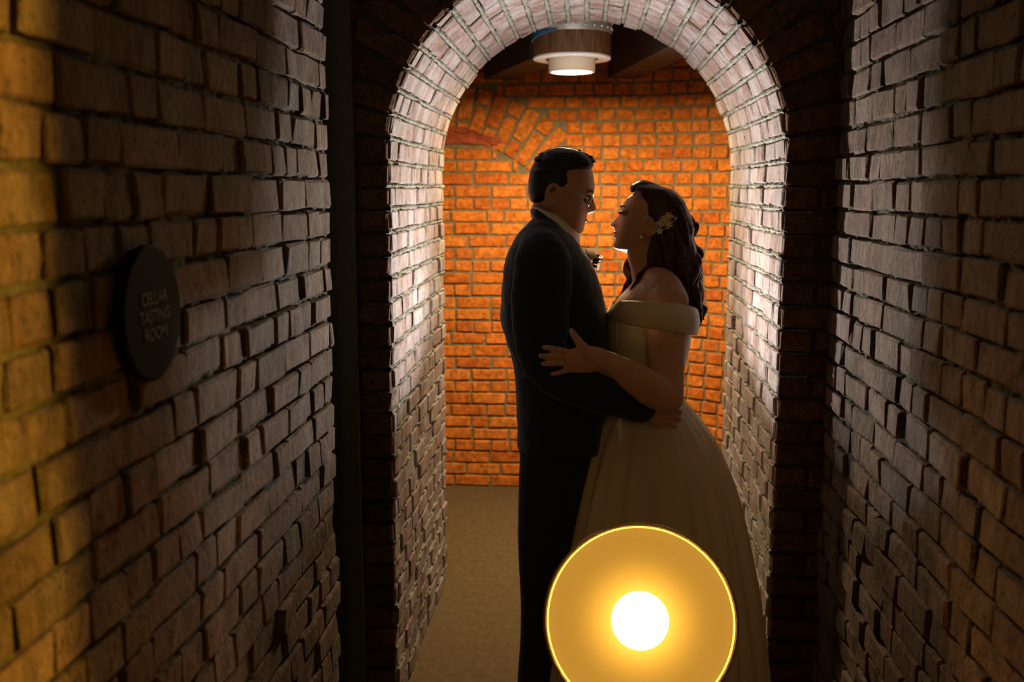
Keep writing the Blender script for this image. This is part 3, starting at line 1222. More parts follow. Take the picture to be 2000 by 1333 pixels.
    # tufts that break the outline of crown and quiff
    for k in range(70):
        u = rr.random()
        px = 1050 + u * 106
        top = lerp_table([(1040, 320), (1052, 306), (1061, 298), (1071, 292), (1086, 288), (1098, 288), (1122, 292), (1138, 298), (1149, 306), (1156, 314), (1160, 321)], px)
        dy = rr.uniform(-0.045, 0.045)
        p0 = P(px - 6, top + 4 + abs(dy) * 130, dy)
        p1 = P(px + 2, top + 0.5 + abs(dy) * 120, dy)
        p2 = P(px + 9 + rr.uniform(0, 4), top + rr.uniform(-1.5, 4) + abs(dy) * 130, dy)
        hv.add(tube([p0, p1, p2], [0.004, 0.0035, 0.0004], n=5, sub=3))
    obj('hair', hv.t, 'hair_black', g, True)

    # eyes and brows
    for s in (-1, 1):
        c = P(1150.5, 389, s * 0.030)
        ey = obj('eye', ball(c, 0.0105, n=14, m=10), 'eye_white', g, True)
        obj('iris', ball(c + Vector((0.0072, -0.0 * s, -0.003)), 0.0050, n=10, m=6), 'iris', ey, True)
        obj('eyebrow', tube([P(1158, 377, s * 0.014), P(1156, 373.5, s * 0.030), P(1148, 375, s * 0.048)], [0.003, 0.0042, 0.002], n=8), 'hair_black', g, True)
    # mouth
    obj('lips', VF().add(tube([P(1134, 427, -0.026), P(1142.5, 430.5, -0.013), P(1144.5, 430.5, 0), P(1142.5, 430.5, 0.013), P(1134, 427, 0.026)], [0.002, 0.0045, 0.005, 0.0045, 0.002], n=8, side=ZA)).t, 'lip', g, True)

    # jacket
    jk = VF()
    outline = [(424, 1044, 1090, 0.085), (440, 1026, 1102, 0.150), (455, 1014, 1115, 0.188), (475, 1002, 1130, 0.212), (505, 992, 1151, 0.222), (540, 984, 1166, 0.224), (580, 980, 1178, 0.214), (625, 980, 1186, 0.200), (665, 989, 1189, 0.188), (705, 1003, 1189, 0.180), (760, 1009, 1187, 0.186), (815, 1011, 1184, 0.198), (868, 1012, 1182, 0.204)]
    rl = []
    dense = catmull([tuple(map(float, o)) for o in outline], 5)
    for y, xb, xf, wd in dense:
        b0, f0 = P(xb, y), P(xf, y)
        ring = []
        for k in range(56):
            a = 2 * PI * k / 56
            c, s = math.cos(a), math.sin(a)
            xm = (b0.x + f0.x) / 2
            hx = (f0.x - b0.x) / 2
            ring.append(Vector((xm + hx * math.copysign(abs(c) ** 0.85, c), YC + wd * math.copysign(abs(s) ** 0.8, s), f0.z)))
        rl.append(ring)
    jk.add(rings(rl))
    jk.add(tube([P(1052, 482, -0.150), P(1058, 510, -0.200), P(1056, 590, -0.222), P(1056, 670, -0.232), P(1066, 716, -0.234)], [(0.055, 0.05), (0.072, 0.06), (0.074, 0.06), (0.068, 0.057), (0.058, 0.052)], n=20))
    jk.add(tube([P(1058, 706, -0.234), P(1100, 738, -0.232), P(1170, 768, -0.222), P(1255, 795, -0.207)], [(0.055, 0.052), (0.060, 0.052), (0.054, 0.048), (0.042, 0.038)], n=20))
    jk.add(tube([P(1052, 482, 0.150), P(1058, 510, 0.200), P(1056, 590, 0.222), P(1062, 690, 0.222)], [(0.055, 0.05), (0.070, 0.06), (0.072, 0.06), (0.058, 0.052)], n=20))
    jk.add(tube([P(1062, 690, 0.222), P(1150, 735, 0.20), P(1258, 766, 0.165)], [(0.055, 0.052), (0.054, 0.048), (0.040, 0.038)], n=20))
    jm = remesh('jacket', jk.t, 0.005, 4)
    # cloth folds, more at elbow and waist
    ripple(jm, lambda q: 0.0035 * noise.noise(Vector((q.x * 9, q.y * 9, q.z * 16 + q.x * 12))) + 0.002 * noise.noise(q * 34))
    jo = link('jacket', jm, 'suit_navy', g)
    # cuff buttons and sleeve cuff of the shirt
    obj('shirt_cuff', tube([P(1250, 794, -0.207), P(1262, 798.5, -0.2055)], [(0.036, 0.032), (0.035, 0.031)], n=18, sub=2), 'shirt_white', g, True)
    for k in range(3):
        obj('button', ball(P(1228 + k * 8, 803 + k * 2.5, -0.247 + k * 0.003), 0.006, 0.003, 0.006, 10, 6), 'black_plastic', jo)
    # jacket collar that stands round the back of the neck and runs into the lapels
    for s in (-1, 1):
        pts = [P(1042, 413, s * 0.02), P(1049, 419, s * 0.060), P(1066, 434, s * 0.086), P(1086, 455, s * 0.094), P(1106, 487, s * 0.094), P(1131, 532, s * 0.078), P(1157, 577, s * 0.050), P(1184, 625, s * 0.012)]
        rad = [(0.010, 0.008), (0.012, 0.009), (0.013, 0.009), (0.016, 0.010), (0.024, 0.011), (0.028, 0.010), (0.022, 0.009), (0.006, 0.006)]
        obj('lapel', tube(pts, rad, n=12, sub=6), 'lapel_navy', jo, True)
    # shirt: collar ring and the narrow front
    sh_ = VF()
    rl = []
    for lev, (dr, up) in enumerate(((0.004, -0.022), (0.003, 0.006), (0.0, 0.020), (-0.004, 0.020), (-0.004, -0.02))):
        ring = []
        for k in range(48):
            a = 2 * PI * k / 48
            c, s = math.cos(a), math.sin(a)
            ctr = P(1085, 431)
            x = ctr.x + (0.064 + dr) * c
            zz = ctr.z + 0.030 * (-c) * 0.85 + up * (1 + 0.25 * c)
            if c > 0.55:
                zz -= (c - 0.55) * 0.05
            ring.append(Vector((x, YC + (0.064 + dr) * s, zz)))
        rl.append(ring)
    rl.append(rl[0])
    sh_.add(rings(rl, cap=False))
    obj('shirt_collar', sh_.t, 'shirt_white', g, True)
    sf = VF()
    for s in (-1, 1):
        pts = [P(1044, 405, s * 0.030), P(1057, 412, s * 0.062), P(1077, 425, s * 0.082), P(1093, 440, s * 0.088), P(1105, 457, s * 0.086), P(1118, 477, s * 0.080), P(1134, 505, s * 0.068), P(1150, 535, s * 0.052)]
        sf.add(tube(pts, [(0.005, 0.005), (0.006, 0.006), (0.0075, 0.006), (0.0080, 0.006), (0.0070, 0.006), (0.0050, 0.006), (0.0045, 0.006), (0.004, 0.005)], n=10, sub=6))
    obj('shirt_front', sf.t, 'shirt_white', g, True)
    # tie
    obj('necktie', VF().add(tube([P(1116, 468), P(1121, 478), P(1132, 500), P(1148, 535), P(1166, 580)], [(0.012, 0.016), (0.009, 0.011), (0.009, 0.020), (0.009, 0.026), (0.008, 0.03)], n=12)).t, 'lapel_navy', g, True)
    # trousers
    tv = VF()
    tv.add(tube([P(1094, 790), P(1094, 850), P(1092, 900)], [(0.112, 0.165), (0.116, 0.17), (0.112, 0.165)], n=24))
    for s in (-1, 1):
        d = s * 0.095
        kx = 1072 if s < 0 else 1092
        hip = P(1088, 880, d)
        knee = P(kx, 1190, d)
        ank = Vector((P(1060 if s < 0 else 1090, 1500, d).x, YC + d, 0.075))
        tv.add(tube([hip, (hip + knee) / 2, knee, (knee + ank) / 2, ank], [(0.102, 0.098), (0.096, 0.09), (0.08, 0.078), (0.078, 0.075), (0.075, 0.072)], n=18))
    tm = remesh('trousers', tv.t, 0.007, 3)
    ripple(tm, lambda q: 0.004 * noise.noise(Vector((q.x * 8, q.y * 8, q.z * 5))))
    link('trousers', tm, 'trouser_navy', g)
    for s in (-1, 1):
        d = s * 0.095
        x = P(1060 if s < 0 else 1090, 1500, d).x
        sv = VF()
        rl = []
        for xx, hw, hz in ((-0.085, 0.022, 0.05), (-0.06, 0.038, 0.075), (0.0, 0.041, 0.08), (0.06, 0.043, 0.065), (0.13, 0.045, 0.048), (0.19, 0.036, 0.036), (0.215, 0.016, 0.024)):
            rl.append([Vector((x + xx, YC + d + hw * math.cos(2 * PI * k / 16), 0.002 + hz * (0.5 + 0.5 * math.sin(2 * PI * k / 16)))) for k in range(16)])
        sv.add(rings(rl))
        obj('shoe', sv.t, 'shoe_leather', g, True)
    # spectacles
    gl = VF()
    axis = Vector((0.93, 0, -0.36))
    parts = []
    for s, px, py in ((-1, 1153, 393.5), (1, 1155.5, 393)):
        c = P(px, py, s * 0.031)
        gl.add(torus(c, axis, 0.0145, 0.0011, n=36, m=8, rx=1.45))
    gl.add(tube([P(1154.5, 391, -0.011), P(1158.5, 389, 0), P(1157, 391, 0.011)], [0.0011, 0.0011, 0.0011], n=6))
    for s in (-1, 1):
        gl.add(tube([P(1148, 388, s * 0.054), P(1145, 386.5, s * 0.064), P(1125, 379, s * 0.077), P(1103, 371.5, s * 0.080), P(1086, 368, s * 0.081), P(1078, 372, s * 0.080)], [0.0013] * 6, n=6))
    go = obj('spectacles', gl.t, 'silver', g, True)
    for s, px, py in ((-1, 1153, 393.5), (1, 1155.5, 393)):
        c = P(px, py, s * 0.031)
        ax = axis.normalized()
        a = ax.cross(ZA).normalized()
        b = a.cross(ax)
        rl = [[c + ax * h + a * (r * 1.45 * math.cos(2 * PI * k / 28)) + b * (r * math.sin(2 * PI * k / 28)) for k in range(28)] for r, h in ((0.0142, -0.0006), (0.0142, 0.0006))]
        obj('lens', rings(rl), 'spectacle_glass', go)
    # buttonhole flower on the far lapel
    bc = P(1158, 503, 0.055)
    fl = bpy.data.objects.new('boutonniere', None)
    COL.objects.link(fl)
    fl.parent = g
    rp = random.Random(6)
    rose = VF()
    for layer, (rr_, hh, nn_) in enumerate(((0.007, 0.022, 3), (0.012, 0.024, 4), (0.017, 0.022, 5), (0.021, 0.017, 6))):
        for i in range(nn_):
            a0 = 2 * PI * i / nn_ + layer * 0.7
            v, f = [], []
            for p in range(6):
                t_ = p / 5
                for q in range(6):
                    u_ = (q / 5 - 0.5) * 2
                    ang = a0 + u_ * (1.1 + 0.1 * layer)
                    rad_ = rr_ * (0.45 + 0.6 * math.sin(t_ * PI * 0.55)) + 0.003 * t_ * t_ * layer
                    hgt = hh * (t_ - 0.12 * u_ * u_ * t_) - 0.008
                    # axis of the bloom points up and to the bride
                    ax_ = Vector((0.35, -0.15, 0.92)).normalized()
                    e1 = ax_.cross(YA).normalized()
                    e2 = e1.cross(ax_)
                    v.append(bc + Vector((-0.004, 0, 0.004)) + ax_ * hgt + e1 * (rad_ * math.cos(ang)) + e2 * (rad_ * math.sin(ang)))
            for p in range(5):
                for q in range(5):
                    b_ = p * 6 + q
                    f.append((b_, b_ + 1, b_ + 7, b_ + 6))
            rose.add((v, f))
    obj('rose', rose.t, 'rose_cream', fl, True)
    lv = VF()
    for (ax0, az0), (ax1, az1) in (((1158, 510), (1171, 497)), ((1158, 512), (1175, 505)), ((1157, 514), (1172, 512)), ((1155, 518), (1168, 522)), ((1153, 512), (1160, 528)), ((1152, 516), (1155, 530))):
        a, b = P(ax0, az0, 0.045), P(ax1, az1, 0.035)
        m = (a + b) / 2 + Vector((0, -0.004, 0))
        lv.add(tube([a, m, b], [(0.002, 0.001), (0.0045, 0.0012), (0.0006, 0.0005)], n=6, sub=4))
    obj('leaf', lv.t, 'leaf_dark', fl, True)
    bb = VF()
    for k in range(26):
        px, py = 1160 + rp.random() * 11, 505 + rp.random() * 23
        bb.add(ball(P(px, py, 0.05 + rp.uniform(-0.012, 0.02)), rp.uniform(0.0018, 0.0034), n=6, m=4))
    o = obj('small_blossom', bb.t, 'babys_breath', fl, True)
    o['kind'] = 'stuff'
    return g
groom_o = groom()

# ---- bride
def bride():
    body = VF()
    front = [(362, 1262), (366, 1250), (372, 1242), (378, 1236), (388, 1224), (396, 1218.5), (403, 1215), (410, 1212.5), (416, 1210), (421, 1208.5), (427, 1202.5), (432, 1198.5), (437, 1193), (440, 1191), (443, 1193), (446, 1199.5), (449, 1201.5), (453, 1200), (456, 1202.5), (457.5, 1204), (460, 1201.5), (463, 1200.8), (467, 1202.5), (471, 1201), (476, 1198.5), (480, 1197.5), (484, 1198.5), (487, 1203), (490, 1212), (493, 1222)]
    base = [(362, 1262), (372, 1243), (388, 1226), (403, 1217), (416, 1213), (425, 1208), (440, 1205), (449, 1203), (463, 1203), (476, 1201), (484, 1200), (490, 1213), (493, 1222)]
    back = [(362, 1278), (368, 1300), (376, 1318), (390, 1332), (410, 1338), (430, 1336), (445, 1326), (460, 1308), (472, 1282), (482, 1262), (490, 1240), (493, 1232)]
    widths = [(362, 0.012), (368, 0.042), (378, 0.058), (395, 0.068), (415, 0.071), (440, 0.067), (460, 0.058), (475, 0.044), (486, 0.030), (493, 0.012)]
    sig = [(405, 0.02), (418, 0.011), (430, 0.011), (440, 0.0145), (446, 0.013), (452, 0.024), (465, 0.022), (493, 0.026)]
    body.add(head(front, base, back, widths, -1, sig, 417, 0.009))
    body.add(ear(1266, 447, -0.069, -1, 0.054, 0.032))
    body.add(ear(1266, 447, 0.069, -1, 0.054, 0.032))
    body.add(tube([P(1262, 462), P(1255, 490), P(1264, 520), P(1276, 552)], [(0.052, 0.048), (0.044, 0.046), (0.046, 0.050), (0.060, 0.075)], n=20))
    # torso
    body.add(tube([P(1278, 546), P(1276, 575), P(1270, 620), P(1266, 680), P(1264, 735), P(1262, 775), P(1264, 830)], [(0.050, 0.11), (0.078, 0.150), (0.110, 0.150), (0.098, 0.132), (0.082, 0.115), (0.080, 0.115), (0.105, 0.155)], n=26))
    # shoulders
    for s in (-1, 1):
        body.add(tube([P(1280, 545, s * 0.06), P(1296, 562, s * 0.125), P(1306, 590, s * 0.160)], [(0.036, 0.036), (0.046, 0.042), (0.052, 0.046)], n=16))
    sh = P(1304, 590, -0.165)
    el = P(1307, 778, -0.285)
    wr = P(1182, 704, -0.312)
    body.add(tube([sh, P(1301, 640, -0.19), P(1301, 715, -0.24), el], [(0.054, 0.048), (0.052, 0.046), (0.046, 0.042), (0.036, 0.036)], n=18))
    body.add(tube([el, P(1280, 765, -0.292), P(1238, 738, -0.302), P(1205, 716, -0.310), wr], [(0.037, 0.036), (0.044, 0.038), (0.039, 0.034), (0.029, 0.024), (0.025, 0.019)], n=18))
    # her left hand on his sleeve
    body.add(tube([wr, P(1162, 702, -0.314), P(1138, 703, -0.313), P(1112, 706, -0.309)], [(0.0255, 0.018), (0.032, 0.017), (0.034, 0.016), (0.029, 0.0125)], n=18))
    d4 = [-0.309, -0.309, -0.303, -0.297]
    body.add(finger([(1120, 693), (1096, 685), (1077, 681), (1063, 679)], 0.0093, 0.0068, d4))
    body.add(finger([(1116, 700), (1089, 697), (1069, 696), (1056, 695.5)], 0.0095, 0.0068, d4))
    body.add(finger([(1116, 710), (1090, 710), (1073, 711), (1060, 711)], 0.0090, 0.0064, d4))
    body.add(finger([(1120, 719), (1103, 725), (1091, 728.5), (1079, 731)], 0.0080, 0.0058, d4))
    body.add(tube([P(1156, 700, -0.316), P(1142, 684, -0.320), P(1130, 668, -0.318), P(1121, 655, -0.314), P(1115.5, 646, -0.310)], [0.019, 0.0155, 0.0110, 0.0092, 0.0068], n=12))
    # far arm up round his neck side, resting on his chest
    shf = P(1300, 590, 0.160)
    elf = P(1285, 745, 0.235)
    wrf = P(1205, 690, 0.24)
    body.add(tube([shf, (shf + elf) / 2, elf], [0.05, 0.046, 0.038], n=14))
    body.add(tube([elf, (elf + wrf) / 2, wrf], [0.038, 0.036, 0.024], n=14))
    body.add(tube([wrf, P(1180, 680, 0.235), P(1150, 675, 0.23)], [(0.025, 0.018), (0.034, 0.015), (0.029, 0.0125)], n=14))
    for i in range(4):
        body.add(finger([(1152, 664 + i * 8), (1130, 660 + i * 9), (1112, 662 + i * 10)], 0.009, 0.0066, [0.23, 0.232, 0.225]))
    body.add(finger([(1182, 670), (1172, 655), (1162, 645)], 0.012, 0.008, [0.235, 0.24, 0.235]))
    for s in (-1, 1):
        hip = P(1264, 830, s * 0.085)
        knee = P(1262, 1150, s * 0.08)
        ank = Vector((knee.x, YC + s * 0.08, 0.12))
        body.add(tube([hip, (hip + knee) / 2, knee, (knee + ank) / 2 + Vector((0.015, 0, 0)), ank], [0.085, 0.074, 0.05, 0.05, 0.033], n=14))
        body.add(tube([ank + Vector((0.03, 0, -0.04)), ank + Vector((-0.05, 0, -0.07)), ank + Vector((-0.13, 0, -0.095))], [(0.028, 0.03), (0.028, 0.034), (0.016, 0.03)], n=12))
    me = remesh('person', body.t, 0.0032, 3)
    g = link('person', me, 'skin_bride')
    tag(g, 'bride in cream off-shoulder gown with long wavy dark hair', 'person')

    # eyes, lashes, brows, lips
    for s in (-1, 1):
        c = P(1222.5, 416.5, s * 0.028)
        ey = obj('eye', ball(c, 0.0105, n=14, m=10), 'eye_white', g, True)
        obj('iris', ball(c + Vector((-0.0072, 0, 0.001)), 0.0050, n=10, m=6), 'iris', ey, True)
        obj('eyelash', tube([P(1213, 417, s * 0.022), P(1211.5, 415, s * 0.030), P(1217, 414.5, s * 0.043)], [(0.002, 0.004), (0.0034, 0.006), (0.0018, 0.004)], n=8), 'hair_black', g, True)
        obj('eyebrow', tube([P(1212.5, 405, s * 0.013), P(1214.5, 402, s * 0.028), P(1222, 404.5, s * 0.045)], [0.0022, 0.0028, 0.0012], n=8), 'hair_auburn', g, True)
    obj('lips', VF().add(tube([P(1213, 456, -0.024), P(1204, 455.5, -0.011), P(1201, 454.5, 0), P(1204, 455.5, 0.011), P(1213, 456, 0.024)], [0.0015, 0.004, 0.0046, 0.004, 0.0015], n=8, side=ZA)).add(tube([P(1213, 456.5, -0.023), P(1205, 461, -0.011), P(1202.5, 462, 0), P(1205, 461, 0.011), P(1213, 456.5, 0.023)], [0.0015, 0.004, 0.005, 0.004, 0.0015], n=8, side=ZA)).t, 'lip', g, True)

    # hair: a shell over the skull, then wavy locks
    hv = VF()
    hfront = [(356, 1248), (360, 1239), (366, 1233), (371, 1233), (377, 1240), (388, 1245), (400, 1248), (420, 1249), (432, 1252), (436, 1268), (442, 1278), (458, 1278), (464, 1268), (475, 1264), (490, 1260), (510, 1258), (532, 1262)]
    hback = [(356, 1263), (360, 1275), (366, 1298), (371, 1314), (380, 1326), (394, 1337), (419, 1347), (437, 1354), (452, 1356), (466, 1352), (480, 1358), (500, 1362), (515, 1358), (532, 1360)]
    hw = [(356, 0.012), (361, 0.040), (370, 0.058), (385, 0.072), (410, 0.079), (440, 0.081), (470, 0.082), (500, 0.086), (532, 0.085)]
    rl = []
    y = 356.0
    while y <= 532:
        f0, b0 = P(lerp_table(hfront, y), y), P(lerp_table(hback, y), y)
        wd = lerp_table(hw, y)
        ring = []
        for k in range(72):
            a = 2 * PI * k / 72
            c, s = math.cos(a), math.sin(a)
            xm = (f0.x + b0.x) / 2
            hx = (b0.x - f0.x) / 2
            strand = 1 + 0.025 * noise.noise(Vector((a * 7 + y * 0.02, y * 0.035, 2)))
            e = 0.9 if c > 0 else 0.6
            ring.append(Vector((xm + hx * math.copysign(abs(c) ** e, c) * strand, YC + wd * math.copysign(abs(s) ** 0.8, s) * strand, f0.z)))
        rl.append(ring)
        y += 2.0
    hv.add(smooth_hull(rings(rl)))
    rr = random.Random(17)
    def lock(pts, r, n=7, wave=0.0, ph=0.0):
        V = [P(x, y, d) for x, y, d in pts]
        dense = [Vector(q) for q in catmull([tuple(v) for v in V], 7)]
        out = []
        m = len(dense)
        for i, q in enumerate(dense):
            t_ = i / (m - 1)
            out.append(q + Vector((wave * math.sin(ph + t_ * 13), wave * math.cos(ph + t_ * 13), 0)) * min(1, t_ * 2))
        hv.add(tube(out, [max(r * math.sin(PI * (0.12 + 0.86 * i / (m - 1))) ** 0.6, 0.0006) for i in range(m)], n=n, sub=1, round_ends=False))
    # back fall
    for k in range(62):
        d = rr.uniform(-0.075, 0.085)
        sx = rr.uniform(1290, 1345)
        sy = rr.uniform(400, 470)
        ex = rr.uniform(1338, 1366)
        eyy = rr.uniform(575, 632)
        if eyy > 605:
            ex = rr.uniform(1356, 1374)
        dn = d + (0.04 if d > -0.02 else 0.02)
        lock([(sx, sy, d * 1.0), (sx + (1352 - sx) * 0.6, sy + 45, d * 1.1), (1348 + rr.uniform(-14, 14), 520 + rr.uniform(-8, 8), dn), (1350 + rr.uniform(-8, 14), 560, dn), (ex, eyy, dn)], rr.uniform(0.006, 0.013), wave=rr.uniform(0.004, 0.011), ph=rr.uniform(0, 6))
    # side fall in front of the shoulder line
    for k in range(30):
        d = rr.uniform(-0.092, -0.06)
        sx = rr.uniform(1268, 1320)
        lock([(sx, rr.uniform(440, 475), d * 0.95), (sx + 14, 495, d), (sx + rr.uniform(10, 34), 522 + (sx - 1268) * 0.25, d * 0.92), (min(sx + 60, 1352), 548 + (sx - 1268) * 0.5, d * 0.6)], rr.uniform(0.006, 0.012), wave=rr.uniform(0.003, 0.008), ph=rr.uniform(0, 6))
    # curls that show beyond the outline
    for a_ in (((1340, 415), (1352, 428), (1361, 442), (1359, 456), (1352, 464)), ((1350, 462), (1356, 478), (1368, 492), (1371, 501), (1364, 512)), ((1356, 505), (1366, 520), (1367, 540), (1358, 556), (1362, 570)), ((1352, 560), (1358, 585), (1370, 598), (1379, 606), (1374, 618)), ((1350, 575), (1362, 600), (1366, 618), (1368, 632), (1364, 640))):
        for q in range(4):
            lock([(x + rr.uniform(-3, 1), y_ + rr.uniform(-3, 3), 0.02 + rr.uniform(-0.03, 0.03)) for x, y_ in a_], rr.uniform(0.004, 0.008))
    # front locks on the far side of the neck
    for k in range(16):
        o_ = rr.uniform(-7, 7)
        d = rr.uniform(0.045, 0.085)
        lock([(1258, 470, d), (1236 + o_, 505, d), (1228 + o_, 525, d), (1236 + o_ * 1.2, 545, d - 0.01), (1226 + o_, 566, d - 0.015), (1209 + o_ * 0.8, 590 + rr.uniform(-6, 10), d - 0.02)], rr.uniform(0.004, 0.008), wave=0.003, ph=rr.uniform(0, 6))
    for k in range(10):
        o_ = rr.uniform(-6, 6)
        lock([(1285, 500, -0.07), (1272 + o_, 518, -0.066), (1258 + o_, 535, -0.060), (1246 + o_, 552, -0.052), (1238 + o_, 572, -0.05)], rr.uniform(0.004, 0.007), wave=0.003, ph=rr.uniform(0, 6))
    # lifted roots over the brow
    for k in range(26):
        d = rr.uniform(-0.04, 0.04)
        lock([(1235 + rr.uniform(-2, 6), 372 + abs(d) * 100, d), (1240 + rr.uniform(-3, 4), 362 + abs(d) * 120, d), (1258, 357 + abs(d) * 130 + rr.uniform(-2, 2), d), (1290, 364 + abs(d) * 150, d)], rr.uniform(0.004, 0.007))
    obj('hair', hv.t, 'hair_auburn', g, True)

    # earring
    er = obj('earring', ball(P(1253, 464, -0.076), 0.0046, n=14, m=10), 'pearl', g, True)

    # hair comb of flowers and beads
    hc = bpy.data.objects.new('hair_comb', None)
    COL.objects.link(hc)
    hc.parent = g
    dd = -0.094
    fl_pts = [((1306, 422), 0.0125), ((1305, 438), 0.0125), ((1290, 436), 0.0115), ((1288, 451), 0.0105), ((1298, 430), 0.009)]
    for i, ((px, py), r) in enumerate(fl_pts):
        c = P(px, py, dd)
        fv = VF()
        for k in range(6):
            a = 2 * PI * k / 6 + i * 0.4
            dv = Vector((math.cos(a), -0.18, math.sin(a)))
            fv.add(tube([c, c + dv * r * 0.55, c + dv * r], [(0.0008, 0.0006), (0.0030, 0.0009), (0.0004, 0.0004)], n=6, sub=3))
        fo = obj('flower', fv.t, 'gold_wire', hc, True)
    pv = VF()
    wv = VF()
    beads = [(1279, 437), (1283, 436), (1282, 441), (1281, 444), (1278, 447), (1276.5, 451), (1277, 456), (1281, 452), (1284, 450), (1289, 443), (1292, 424), (1293.5, 423), (1297, 423), (1292, 428), (1298, 436), (1301, 434), (1303, 432), (1308, 433), (1314, 423), (1318, 425), (1321, 425), (1321, 426.5), (1319, 430), (1315, 433), (1312, 435), (1313, 441), (1303, 445), (1306, 445), (1300, 448), (1297, 446), (1295, 441), (1304, 428), (1309, 429), (1287, 438), (1300, 427)]
    for i, (px, py) in enumerate(beads):
        c = P(px, py, dd - 0.004)
        pv.add(ball(c, 0.0019 + 0.0006 * (i % 3 == 0), n=8, m=6))
        fx_, fy_ = fl_pts[i % 5][0]
        near = min(fl_pts, key=lambda q: (q[0][0] - px) ** 2 + (q[0][1] - py) ** 2)[0]
        wv.add(tube([c, P(near[0], near[1], dd)], [0.0005, 0.0005], n=4, sub=1, round_ends=False))
    o = obj('bead', pv.t, 'pearl', hc, True)
    o['kind'] = 'stuff'
    o = obj('wire', wv.t, 'gold_wire', hc)
    o['kind'] = 'stuff'

    # bodice
    bd = VF()
    ol = [(592, 1196, 1338, 0.150), (612, 1187, 1350, 0.158), (640, 1183, 1350, 0.158), (665, 1185, 1348, 0.150), (692, 1190, 1342, 0.140), (725, 1198, 1334, 0.128), (755, 1203, 1326, 0.124), (775, 1203, 1326, 0.126)]
    rl = []
    for y, xf, xb, wd in catmull([tuple(map(float, o_)) for o_ in ol], 5):
        f0, b0 = P(xf, y), P(xb, y)
        ring = []
        for k in range(64):
            a = 2 * PI * k / 64
            c, s = math.cos(a), math.sin(a)
            xm, hx = (f0.x + b0.x) / 2, (b0.x - f0.x) / 2
            fold = 1 + 0.012 * math.sin(y * 0.18 + a * 2.0) * (1 if y > 680 else 0.3)
            ring.append(Vector((xm + hx * math.copysign(abs(c) ** 0.9, c) * fold, YC + wd * math.copysign(abs(s) ** 0.9, s) * fold, f0.z)))
        rl.append(ring)
    bd.add(rings(rl, cap=False))
    bo = obj('bodice', bd.t, 'satin', g, True)
    # princess seam piping
    obj('seam', tube([P(1214, 606, -0.105), P(1204, 640, -0.112), P(1208, 690, -0.102), P(1216, 750, -0.096)], [0.0015] * 4, n=6), 'satin', bo, True)
    # folded off-shoulder collar
    def coll(a, lev):
        # a=0 back (+X), pi front (-X), 3pi/2 towards camera
        c, s = math.cos(a), math.sin(a)
        ctr = P(1273, 612)
        x = ctr.x + 0.119 * math.copysign(abs(c) ** 0.8, c)
        yy = YC + 0.268 * math.copysign(abs(s) ** 0.85, s)
        side = abs(s)
        top = 604 + (6 if c > 0 else -8) * abs(c) - 13 * side
        bot = 630 + (20 if c > 0 else -12) * abs(c) + 14 * side
        if c < 0:
            top += 12 * max(0, abs(c) - 0.75) * 4
        py = top + (bot - top) * lev
        ppx = 1273
        zz = at(ppx, py, yy).z
        bul = 1 + 0.05 * math.sin(lev * PI)
        return Vector((ctr.x + (x - ctr.x) * bul, YC + (yy - YC) * bul, zz))
    rl = []
    levs = [0, 0.12, 0.3, 0.5, 0.7, 0.88, 1.0]
    for lv_ in levs:
        rl.append([coll(2 * PI * k / 72, lv_) for k in range(72)])
    for lv_ in reversed(levs):
        rr_ = []
        for k in range(72):
            q = coll(2 * PI * k / 72, lv_)
            ctr = Vector((P(1273, 612).x, YC, q.z))
            rr_.append(ctr + (q - ctr) * 0.965)
        rl.append(rr_)
    rl.append(rl[0])
    obj('collar_band', rings(rl, cap=False), 'satin', g, True)

    # skirt with soft folds
    sk = VF()
    prof_ = [(752, 1262, 0.092, 0.128), (775, 1263, 0.100, 0.138), (800, 1264, 0.125, 0.165), (840, 1266, 0.168, 0.205), (900, 1268, 0.208, 0.250), (980, 1269, 0.245, 0.290), (1100, 1268, 0.282, 0.325), (1250, 1266, 0.318, 0.360), (1420, 1262, 0.350, 0.385)]
    rl = []
    for y, cx_, rx_, ry_ in catmull([tuple(map(float, q)) for q in prof_], 6):
        c0 = P(cx_, y)
        ring = []
        amp = min(1.0, max(0.0, (y - 760) / 160)) * 0.055
        for k in range(160):
            a = 2 * PI * k / 160
            fold = 1 + amp * (math.sin(a * 13 + 1.3 * math.sin(y * 0.006)) * 0.6 + 0.5 * math.sin(a * 29 + y * 0.004 + 2))
            ring.append(Vector((c0.x + rx_ * math.cos(a) * fold, YC + ry_ * math.sin(a) * fold, max(c0.z, 0.012))))
        rl.append(ring)
    last = rl[-1]
    zl = last[0].z
    rl.append([Vector((p.x + (p.x - P(1262, 1420).x) * 0.08, p.y + (p.y - YC) * 0.08, 0.012)) for p in last])
    obj('skirt', rings(rl, cap=False), 'tulle', g, True)
    obj('waist_band', lathe([(0.0, 0.0)] * 0 + [(1.0, -0.012), (1.03, -0.006), (1.03, 0.008), (1.0, 0.014)], (0, 0, 0), n=64), 'satin', g, True).data.transform(
        Matrix.Translation(P(1263, 756)) @ Matrix.Diagonal((0.094, 0.131, 1.0, 1.0)))
    # ring and nails
    rg = obj('finger_ring', torus(P(1093, 710, -0.309), Vector((1, 0, 0.0)), 0.0098, 0.0011, n=28, m=6), 'silver', g, True)
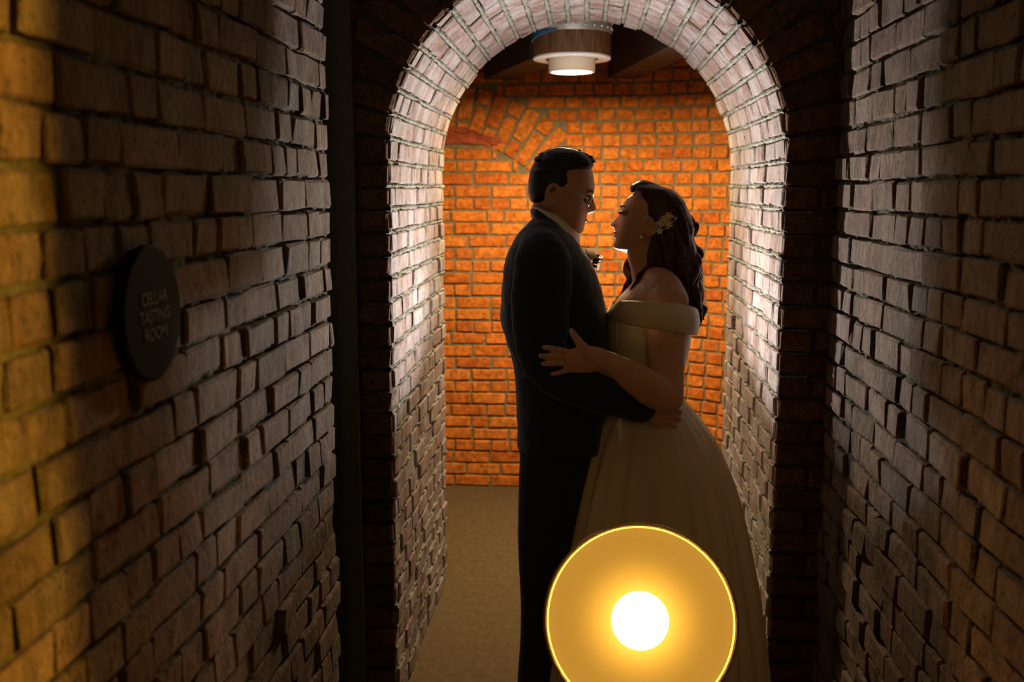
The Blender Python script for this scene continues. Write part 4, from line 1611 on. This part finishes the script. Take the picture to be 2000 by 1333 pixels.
    obj('gem', ball(P(1093.5, 709.5, -0.3215), 0.0028, n=8, m=6), 'diamond', rg)
    for (px, py) in ((1065, 678.7), (1058, 695.3), (1062.5, 710.8), (1081, 730.5)):
        obj('nail', ball(P(px - 1.5, py, -0.303), 0.0052, 0.0022, 0.0038, 10, 6), 'nail', g, True)
    obj('nail', ball(P(1117, 647.5, -0.3165), 0.0036, 0.0022, 0.0055, 10, 6), 'nail', g, True)
    return g
bride_o = bride()

# ------------------------------------------------------------------ made-up lamp in place of the lens flare disc, warms the lower walls
def flare_lamp():
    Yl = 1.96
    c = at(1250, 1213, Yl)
    t = thing('flare_lamp', 'added round lamp with amber reflector in place of a lens flare disc', 'lamp', (c.x, Yl, 0))
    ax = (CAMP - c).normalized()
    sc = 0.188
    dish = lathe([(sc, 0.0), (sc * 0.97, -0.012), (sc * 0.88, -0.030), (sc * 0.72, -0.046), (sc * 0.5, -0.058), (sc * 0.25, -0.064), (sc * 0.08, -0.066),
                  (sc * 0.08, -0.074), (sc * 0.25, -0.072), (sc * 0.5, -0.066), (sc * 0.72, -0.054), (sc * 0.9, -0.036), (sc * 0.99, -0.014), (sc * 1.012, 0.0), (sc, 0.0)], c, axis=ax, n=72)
    obj('reflector', dish, 'flare_amber', t, True)
    obj('rim', torus(c, ax, sc * 1.005, 0.0055, n=96, m=12), 'brass', t, True)  # follows the inner flare ring
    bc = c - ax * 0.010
    obj('flare_bulb', ball(bc, 0.057, n=32, m=20), 'flare_disc_glow', t, True)
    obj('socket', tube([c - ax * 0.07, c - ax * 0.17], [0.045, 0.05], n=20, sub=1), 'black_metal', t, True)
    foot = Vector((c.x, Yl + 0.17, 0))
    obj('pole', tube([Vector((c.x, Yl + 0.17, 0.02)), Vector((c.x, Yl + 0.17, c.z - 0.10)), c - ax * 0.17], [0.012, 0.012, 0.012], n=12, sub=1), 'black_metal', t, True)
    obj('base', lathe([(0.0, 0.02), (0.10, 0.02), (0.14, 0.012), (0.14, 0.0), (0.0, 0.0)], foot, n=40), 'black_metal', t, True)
flare_lamp()
